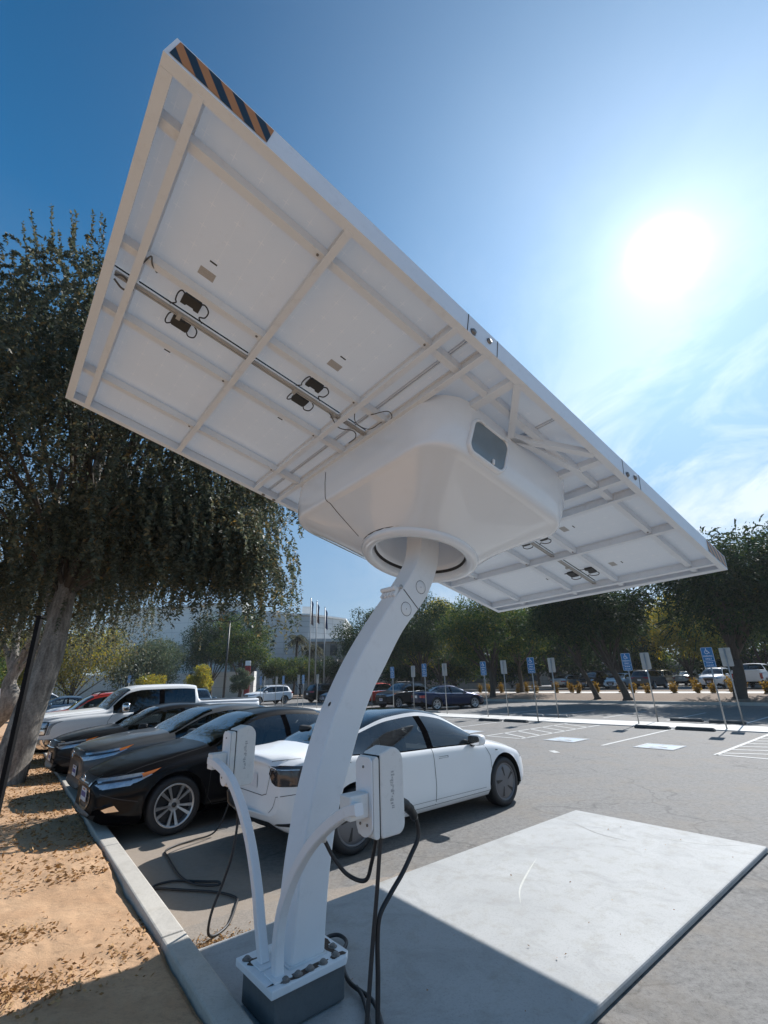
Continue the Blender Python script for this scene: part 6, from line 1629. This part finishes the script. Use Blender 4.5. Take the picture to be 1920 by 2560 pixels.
def sign_post(loc, rz, h, front, label, tilt=0, sw=.36, sh=.66, lo=False):
    """sign faces local -Y"""
    g = 'accessible parking signs along the sidewalk' if front else 'blank backed sign posts along the sidewalk'
    r = empty('parking_sign' if front else 'sign_post', loc, rz, label, 'sign', g)
    r.rotation_euler = (R(tilt), R(tilt*.4), rz)
    m = MB(); m.tube([(0, 0, -.02), (0, 0, h-.04)], .024, 10); m.build('post', M['galv'], r)
    m = MB(); zc = h-sh/2; pts = rrect(sw, sh, .03, 4); y = -.028 if front else .028
    m.prism([(p[0], y, zc+p[1]) for p in pts], (0, .003, 0))
    pan = m.build('sign_panel', M['sign_blue'] if front else M['sign_back'], r)
    if front:
        m = MB(); y1 = y-.001
        o = rrect(sw-.012, sh-.012, .026, 4); i_ = rrect(sw-.030, sh-.030, .020, 4); n = len(o)
        m.add([(p[0], y1, zc+p[1]) for p in o]+[(p[0], y1, zc+p[1]) for p in i_], [(k, (k+1) % n, n+(k+1) % n, n+k) for k in range(n)])
        m.build('border', M['sign_white'], pan, recalc=False)
        y2 = y-.0015; cz = zc+sh*.29; s = .095
        m = MB()
        def ring(cx, cz_, r0, r1, a0, a1, k=20):
            v = []
            for q in range(k+1):
                a = R(a0+(a1-a0)*q/k); v += [(cx+r0*math.cos(a), y2, cz_+r0*math.sin(a)), (cx+r1*math.cos(a), y2, cz_+r1*math.sin(a))]
            m.add(v, [(2*q, 2*q+1, 2*q+3, 2*q+2) for q in range(k)])
        def seg(a, b, w):
            a = Vector((a[0], a[1])); b = Vector((b[0], b[1])); d = (b-a).normalized(); nn = Vector((-d.y, d.x))*w/2
            m.add([(p.x, y2-.0002, p.y) for p in (a-nn, b-nn, b+nn, a+nn)], [(0, 1, 2, 3)])
        ring(-.015, cz-.02, .050, .066, 110, 375); m.add([(-.018+.018*math.cos(R(a)), y2, cz+.085+.018*math.sin(R(a))) for a in range(0, 360, 30)], [tuple(range(12))])
        seg((-.018, cz+.07), (-.010, cz-.005), .020); seg((-.015, cz+.035), (.035, cz+.032), .013); seg((-.012, cz-.003), (.040, cz-.004), .018); seg((.040, cz), (.066, cz-.062), .016); seg((.062, cz-.060), (.084, cz-.052), .014)
        m.build('wheelchair_symbol', M['sign_white'], pan, recalc=False)
        m = MB(); txt(m, 'PARKING', .066, 0, zc+sh*.055, y2); txt(m, 'ONLY', .075, 0, zc-sh*.085, y2)
        txt(m, 'MINIMUM', .048, 0, zc-sh*.275, y2); txt(m, 'FINE $250', .052, 0, zc-sh*.40, y2); m.bar((-sw/2+.015, y2, zc-sh*.185), (sw/2-.015, y2, zc-sh*.185), .0005, .010)
        m.build('lettering', M['sign_white'], pan, recalc=False)
    m = MB()
    for dz in (-.22, .22): m.box((0, 0, zc+dz), (.05, .05, .02)); 
    m.build('bracket', M['galv'], r); return r
SR = R(41.1-90)       # local -Y looks toward -u
SG = [((11.10, 16.80), (12.49, 17.95), 0), ((9.50, 19.35), (10.70, 20.22), 1), ((6.33, 21.54), (7.75, 23.15), 2), ((4.84, 24.71), (5.89, 24.93), 3), ((1.92, 26.07), (3.14, 27.37), 4), ((.26, 29.89), (1.49, 30.10), 5)]
wh = ['rightmost', 'second from the right', 'third from the right', 'fourth from the right', 'fifth from the right', 'sixth from the right']
for (f, b, k) in SG:
    sign_post((f[0], f[1], .02), SR, 2.60-.02*(k % 2), True, 'blue accessible parking sign, %s of those facing the viewer' % wh[k], tilt=(-1.2, .8, -.4, .6, -.8, .5)[k])
    sign_post((b[0], b[1], .02), SR, 2.62, False, 'grey back of a parking sign, %s of the turned ones' % wh[k], tilt=(1.4, .5, -1, .3, .7, -.6)[k])
LS = [(-10.3, 39.46, 1, 'leftmost in front of the white SUV'), (-10.34, 40.71, 0, 'beside the leftmost blue sign at the white SUV'), (-8.55, 39.82, 1, 'at the rear wheel of the white SUV'), (-10.0, 43.5, 0, 'in the middle of the white SUV'), (-6.60, 37.9, 1, 'crossing another post between the white and black SUVs'), (-6.95, 37.6, 0, 'crossing the blue sign post between the white and black SUVs'), (-5.41, 37.09, 0, 'in front of the black SUV'), (-1.21, 34.7, 0, 'just right of the column by the dark red SUV')]
for x, y, f, t_ in LS: sign_post((x, y, .0), SR, 2.4, bool(f), ('blue accessible parking sign ' if f else 'grey turned parking sign ')+t_)
LS2 = [(-36.5, 44, 'in front of the wide olive yellow tree'), (-24.2, 45.5, 'in front of the low yellow shrub tree')]
for x, y, t_ in LS2: sign_post((x, y, 0), R(-20), 2.9, True, 'small blue parking sign far left '+t_)
# ---------------------------------------------------------------- wheel stops
def wheel_stop(u, v, L, mt, label):
    r = empty('wheel_stop', UV(u, v, .0), LA+math.pi/2, label, 'wheel stop', 'wheel stops at the sidewalk')
    m = MB(); p = [(-.08, .002), (-.08, .06), (-.055, .105), (.055, .105), (.08, .06), (.08, .002)]
    m.prism([(-L/2, q[0], q[1]) for q in p], (L, 0, 0)); 
    for vtx in range(len(m.v)):
        x, y_, z = m.v[vtx]
        if z > .08: m.v[vtx] = (x-math.copysign(.05, x), y_, z)
    b = m.build('block', M[mt], r, bevel=.008)
    m = MB()
    for x in (-L*.33, L*.33): m.tube([(x, 0, .1), (x, 0, .108)], .016, 8)
    m.build('anchor_pin', M['bolt'], r)
ST = [(18.75, 6.10, 'rubberstop', 'dark wheel stop at the foot of the rightmost blue sign'), (18.6, 7.38, 'rubberstop', 'dark wheel stop left of the rightmost one, near side of the sidewalk'), (18.35, 12.8, 'rubberstop', 'dark wheel stop, third from the right on the near side'), (18.2, 14.05, 'rubberstop', 'dark wheel stop, fourth from the right on the near side'),
 (21.75, 5.95, 'rubberstop', 'dark wheel stop behind the sidewalk, farthest right'), (22.0, 7.38, 'rubberstop', 'dark wheel stop behind the sidewalk, second from the right'), (21.55, 12.75, 'stop_grey', 'pale wheel stop behind the sidewalk, right one of the pale pair'), (21.4, 13.9, 'stop_grey', 'pale wheel stop behind the sidewalk, left one of the pale pair'),
 (21.0, 20.3, 'stop_grey', 'pale wheel stop in front of the navy sedan, right one'), (21.0, 21.6, 'stop_grey', 'pale wheel stop in front of the navy sedan, left one')]
for u, v, mt_, lb in ST: wheel_stop(u, v, 1.16, mt_, lb)
# ---------------------------------------------------------------- black post near the tree
r = empty('black_post', (-2.66, 3.58, .10), 0, 'thin black square post standing in the dry dirt at the left edge', 'post')
m = MB(); m.tube([(-2.66, 3.58, .05), (-2.70, 3.62, 2.36)], .024, 4, sq=True, smooth=False); m.build('shaft', M['black_post'], r, True, bevel=.003)
m = MB(); m.box((-2.70, 3.62, 2.365), (.05, .05, .015)); m.build('cap', M['black_post'], r, True)
# ---------------------------------------------------------------- buildings
def wall(mb, a, b, z0, z1, mi=0):
    mb.add([(a[0], a[1], z0), (b[0], b[1], z0), (b[0], b[1], z1), (a[0], a[1], z1)], [(0, 1, 2, 3)], mi)
def planar_uv(o):
    me = o.data; u_ = me.uv_layers.new(name='uv')
    for p in me.polygons:
        n_ = p.normal; t_ = Vector((-n_.y, n_.x, 0)); t_ = t_.normalized() if t_.length > .01 else Vector((1, 0, 0))
        for li in p.loop_indices:
            c_ = me.vertices[me.loops[li].vertex_index].co; u_.data[li].uv = (c_.dot(t_), c_.z if abs(n_.z) < .7 else c_.y)
def block(name, pts, z0, z1, mt, parent):
    m = MB(); m.prism([(p[0], p[1], z0) for p in pts], (0, 0, z1-z0)); o = m.build(name, mt, parent, True); planar_uv(o); return o
b = empty('civic_building', (-16, 84, 0), 0, 'large windowless grey panelled building with flat roof behind the flagpoles', 'building')
block('wall', [(-20.4, 75), (-15.0, 80.5), (-13.4, 80.8), (-8.0, 88), (-8, 108), (-34, 108), (-28, 82)], 0, 12.7, M['facade'], b)
block('roof', [(-20.7, 74.8), (-15.0, 80.2), (-13.3, 80.5), (-7.7, 88), (-7.7, 108.3), (-34.3, 108.3), (-28.2, 81.8)], 12.71, 13.0, M['facade2'], b)
rb = block('penthouse', [(-15.6, 86), (-14.0, 86.6), (-14.4, 88.6), (-16.0, 88)], 13.01, 15.1, M['facade2'], b)
block('recess_fin', [(-21.6, 74.2), (-20.9, 74.6), (-21.4, 76), (-22.1, 75.6)], 0, 8.8, M['win_dark'], b)
o = block('curtain_wall', [(-24.4, 74.6), (-22.3, 74.2), (-21.7, 77), (-23.8, 77.4)], 0, 9.6, M['curtain'], b)
w_ = empty('low_wing', (-36, 72, 0), 0, 'pale low building wing with a slanted upper storey left of the grey block', 'building')
block('wall', [(-52, 68), (-19.6, 71), (-19.8, 73.5), (-52, 74)], 0, 3.6, M['facade2'], w_)
block('upper_wall', [(-50, 84), (-29, 79), (-24.2, 78), (-24, 82), (-46, 96)], 0, 14.6, M['facade2'], w_)
block('roof', [(-50.3, 83.7), (-29, 78.7), (-24.0, 77.7), (-23.8, 82), (-46, 96.3)], 14.61, 15.0, M['facade'], w_)
for k in range(5):
    x0 = -46+k*4.4; y0 = 83.05-(k*4.4+.2)*.238; o = block('window', [(x0, y0-.06), (x0+3.2, y0-.06-3.2*.238), (x0+3.25, y0+.3-3.2*.238), (x0+.05, y0+.3)], 5.2, 8.4, M['curtain'], w_)
block('skylight', [(-28.0, 78.1), (-25.0, 77.4), (-24.9, 77.8), (-27.9, 78.5)], 11.2, 13.4, M['curtain'], w_)
e_ = empty('entrance_block', (-6, 80, 0), 0, 'brown stone entrance building with tall windows behind the flagpoles', 'building')
block('wall', [(-13.0, 79.6), (2, 84), (0, 96), (-13, 94)], 0, 8.2, M['stone_brown'], e_)
block('roof', [(-13.4, 79.2), (2.4, 83.7), (.4, 96.4), (-13.4, 94.4)], 8.21, 8.7, M['facade'], e_)
block('ledge', [(-13.0, 79.1), (2, 83.5), (2, 83.9), (-13, 79.55)], 5.3, 5.7, M['stone_brown'], e_)
for k in range(7):
    x0 = -11.6+k*1.9; y0 = 79.6+(x0+13)*.2933-.06
    for z0_, z1_ in ((1.0, 4.9), (6.0, 7.9)): block('window', [(x0, y0), (x0+1.15, y0+.337), (x0+1.1, y0+.6), (x0-.05, y0+.3)], z0_, z1_, M['win_dark'] if k < 3 else M['curtain'], e_)
for k in range(3):
    m = MB(); m.tube([(-10.9+k*1.3, 77.4+k*.3, 0), (-10.9+k*1.3, 77.4+k*.3, 5.2)], .22, 12); m.build('column', M['stone_brown'], e_, True)
# far low building behind the trees at the right
f_ = empty('far_building', (20, 92, 0), 0, 'long low brown building glimpsed between the trees beyond the upper lot', 'building')
block('wall', [(-4, 92), (60, 78), (62, 88), (-2, 102)], 0, 3.6, M['stone_brown'], f_)
for k in range(12):
    x0 = 0+k*4.6; y0 = 92-(x0+4)*.21875-.08; block('window', [(x0, y0), (x0+3, y0-.656), (x0+3.05, y0-.3), (x0+.05, y0+.3)], 1.0, 2.8, M['win_dark'], f_)
block('roof', [(-4.4, 91.6), (60.4, 77.5), (62.4, 88.2), (-2, 102.4)], 3.61, 3.9, M['facade'], f_)
# ---------------------------------------------------------------- flagpoles, lamps
M['flag_blue'] = mat('blue flag', (.03, .06, .16), .8, 0, .1); M['flag_red'] = mat('red flag', (.14, .04, .04), .8); M['flag_white'] = mat('white flag', (.30, .30, .30), .8)
M['banner_red'] = mat('red banner', (.28, .02, .025), .7)
def flagpole(x, y, h, kind, label):
    r = empty('flagpole', (x, y, 0), 0, label, 'flagpole', 'flagpoles before the building')
    m = MB(); m.tube([(x, y, 0), (x, y, h)], [.11, .06], 12); m.build('pole', M['galv'], r, True)
    m = MB(); T = Matrix.Translation((x, y, h)); m.lathe([(0, .12), (.07, .08), (.09, .02), (.05, -.04)], T, 12); m.build('finial', M['chrome'], r, True)
    m = MB(); n = 10; H_ = 3.0 if kind == 'us' else 2.4
    def fold(u, w): return (x+.08+.28*u+.05*math.sin(w*5+u*3), y+.10*math.sin(u*9+w*2), h-.25-w*H_-u*.5*(1-w*.3))
    vs = [fold(i/n, j/12) for i in range(n+1) for j in range(13)]
    for i in range(n):
        for j in range(12):
            mi = 0 if kind == 'state' else (0 if j < 5 else (1 if (i // 2) % 2 else 2)) if kind == 'us' else (2 if j > 2 else 0)
            m.add([vs[i*13+j], vs[(i+1)*13+j], vs[(i+1)*13+j+1], vs[i*13+j+1]], [(0, 1, 2, 3)], mi, True)
    m.build('flag', [M['flag_blue'], M['flag_white'], M['flag_red']], r, True, recalc=False)
flagpole(-9.9, 60.6, 12.2, 'us', 'tallest flagpole at the left carrying a limp striped flag')
flagpole(-9.25, 61.5, 11.9, 'bear', 'middle flagpole carrying a limp dark flag')
flagpole(-8.25, 62.2, 11.2, 'state', 'right flagpole carrying a limp blue flag')
def lamp_post(x, y, h, label):
    r = empty('street_lamp', (x, y, 0), 0, label, 'street lamp')
    m = MB(); m.tube([(x, y, 0), (x, y, h)], [.11, .07], 10); m.build('pole', M['black_pl'], r, True)
    m = MB(); m.tube(spline([(x-1.7, y, h+.05), (x-1.2, y, h+.10), (x-.5, y, h-.02), (x, y, h-.05), (x+.6, y, h), (x+1.1, y, h+.5), (x+1.8, y-.2, h+1.25)], 5), .05, 8); m.build('arm', M['black_pl'], r, True)
    for sx, hz_ in ((-1.9, h+.03), (2.0, h+1.28)):
        m = MB(); m.box((x+sx, y, hz_), (.65, .32, .12)); m.build('lamp_head', M['black_pl'], r, True, bevel=.04)
lamp_post(-15.1, 45.0, 7.6, 'tall black street lamp with two arms before the dark trees')
def small_lamp(x, y, label, h=3.4):
    r = empty('garden_lamp', (x, y, 0), 0, label, 'street lamp', 'short path lamps')
    m = MB(); m.tube([(x, y, 0), (x, y, h)], .05, 8); m.build('pole', M['black_pl'], r, True)
    m = MB(); T = Matrix.Translation((x, y, h)); m.lathe([(.10, -.02), (.16, .25), (.22, .30), (.05, .42), (0, .45)], T, 12); m.build('lamp_head', M['black_pl'], r, True)
small_lamp(-22.2, 60, 'short black path lamp, right one of the pair left of the street lamp'); small_lamp(-24.8, 61, 'short black path lamp, left one of the pair', 2.9)
r = empty('banner_sign', (-16.8, 58, 0), 0, 'narrow red vertical banner sign before the glass wall', 'sign')
m = MB(); m.box((-16.8, 58, 2.2), (.62, .12, 3.4)); m.build('panel', M['banner_red'], r, True, bevel=.01)
m = MB(); m.box((-16.8, 57.9, 4.2), (.62, .12, .55)); m.build('header', M['sign_white'], r, True)
m = MB(); m.box((-16.8, 58, .25), (.1, .1, .5)); m.build('base', M['galv'], r, True)
# white board sign by the cars
r = empty('notice_board', (-21.5, 27.6, 0), 0, 'small white notice board behind the orange red SUV', 'sign')
m = MB(); m.box((-21.5, 27.6, 1.72), (.9, .04, .5)); m.build('panel', M['sign_white'], r, True, bevel=.01)
m = MB(); m.tube([(-21.5, 27.63, 0), (-21.5, 27.63, 1.5)], .03, 6); m.build('post', M['galv'], r, True)
# ---------------------------------------------------------------- leaf litter
def litter(name, label_kind, sampler, n, size, seed):
    global NP
    NP = np.random.RandomState(seed); P = sampler(n); D = NP.normal(size=(len(P), 3)); D[:, 2] *= .35
    o = leaves_obj(name, P, D, size, .42, M['litter'], None, (0, 0, 0)); tag(o, label_kind, 'leaf litter', kind='stuff'); return o
from mathutils.bvhtree import BVHTree as _B
dv = [tuple(v.co) for v in do.data.vertices]; bd = _B.FromPolygons(dv, [tuple(p.vertices) for p in do.data.polygons])
def on_dirt(n):
    out = []; c_ = NP.uniform([-7, .5], [-1.2, 9], size=(60, 2))
    while len(out) < n:
        if NP.rand() < .78: q = c_[NP.randint(0, 60)]+NP.normal(size=2)*[.16, .09]
        else: q = NP.uniform([-12, -.5], [0, 14])
        h = bd.ray_cast(Vector((q[0], q[1], 2)), Vector((0, 0, -1)))
        if h[0] is not None: out.append((q[0], q[1], h[0].z+.006))
    return np.array(out)
litter('leaf_litter', 'dry brown leaves scattered over the bare dirt beside the kerb', on_dirt, 5200, .032, 61)
def patch(n):
    q = NP.normal(size=(n, 2))*[.36, .13]+[0, 0]; a = .25; x = -2.55+q[:, 0]*math.cos(a)-q[:, 1]*math.sin(a); y = 3.55+q[:, 0]*math.sin(a)+q[:, 1]*math.cos(a)
    z = [ (bd.ray_cast(Vector((i, j, 2)), Vector((0, 0, -1)))[0] or Vector((0, 0, -.2))).z+.008+.01*NP.rand() for i, j in zip(x, y)]
    return np.stack([x, y, z], 1)
litter('leaf_pile', 'thin pile of curled dry leaves on the dirt in the foreground', patch, 900, .032, 62)
def corner(n):
    u = kerb_u(4.1)+abs(NP.normal(size=n))*.22; v = 4.10+abs(NP.normal(size=n))*.10
    return np.array([UV(a, b_, .012) for a, b_ in zip(u, v)])
litter('leaf_drift', 'brown leaf drift in the corner between the kerb and the pad', corner, 700, .022, 63)
def farl(n):
    v = NP.uniform(6, 26, n); u = kerb_u(v)-.2-abs(NP.normal(size=n))*.8
    return np.array([UV(a, b_, .125) for a, b_ in zip(u, v)])
litter('trunk_litter', 'leaf litter collected round the leaning trunk and along the kerb', farl, 7000, .045, 64)
def dropped(n): 
    q = NP.uniform([2, 1.9], [6.8, 3.9], size=(n, 2)); return np.array([UV(a, b_, .066) for a, b_ in q])
litter('crumbs', 'a few leaf crumbs lying on the concrete pad', dropped, 40, .018, 65)

# ---------------------------------------------------------------- air
m = MB(); m.box((0, 0, 9.5), (1440, 1440, 21.5)); hz_o = m.build('haze', newmat('haze air')[0]); tag(hz_o, kind='stuff')
nt = hz_o.data.materials[0].node_tree; nt.nodes.remove(nt.nodes['Principled BSDF'])
pv = nt.nodes.new('ShaderNodeVolumePrincipled'); pv.inputs['Density'].default_value = .0003; pv.inputs['Color'].default_value = (.93, .96, 1, 1); pv.inputs['Anisotropy'].default_value = .3
nt.links.new(pv.outputs[0], nt.nodes['Material Output'].inputs['Volume'])
scene.cycles.volume_bounces = 1
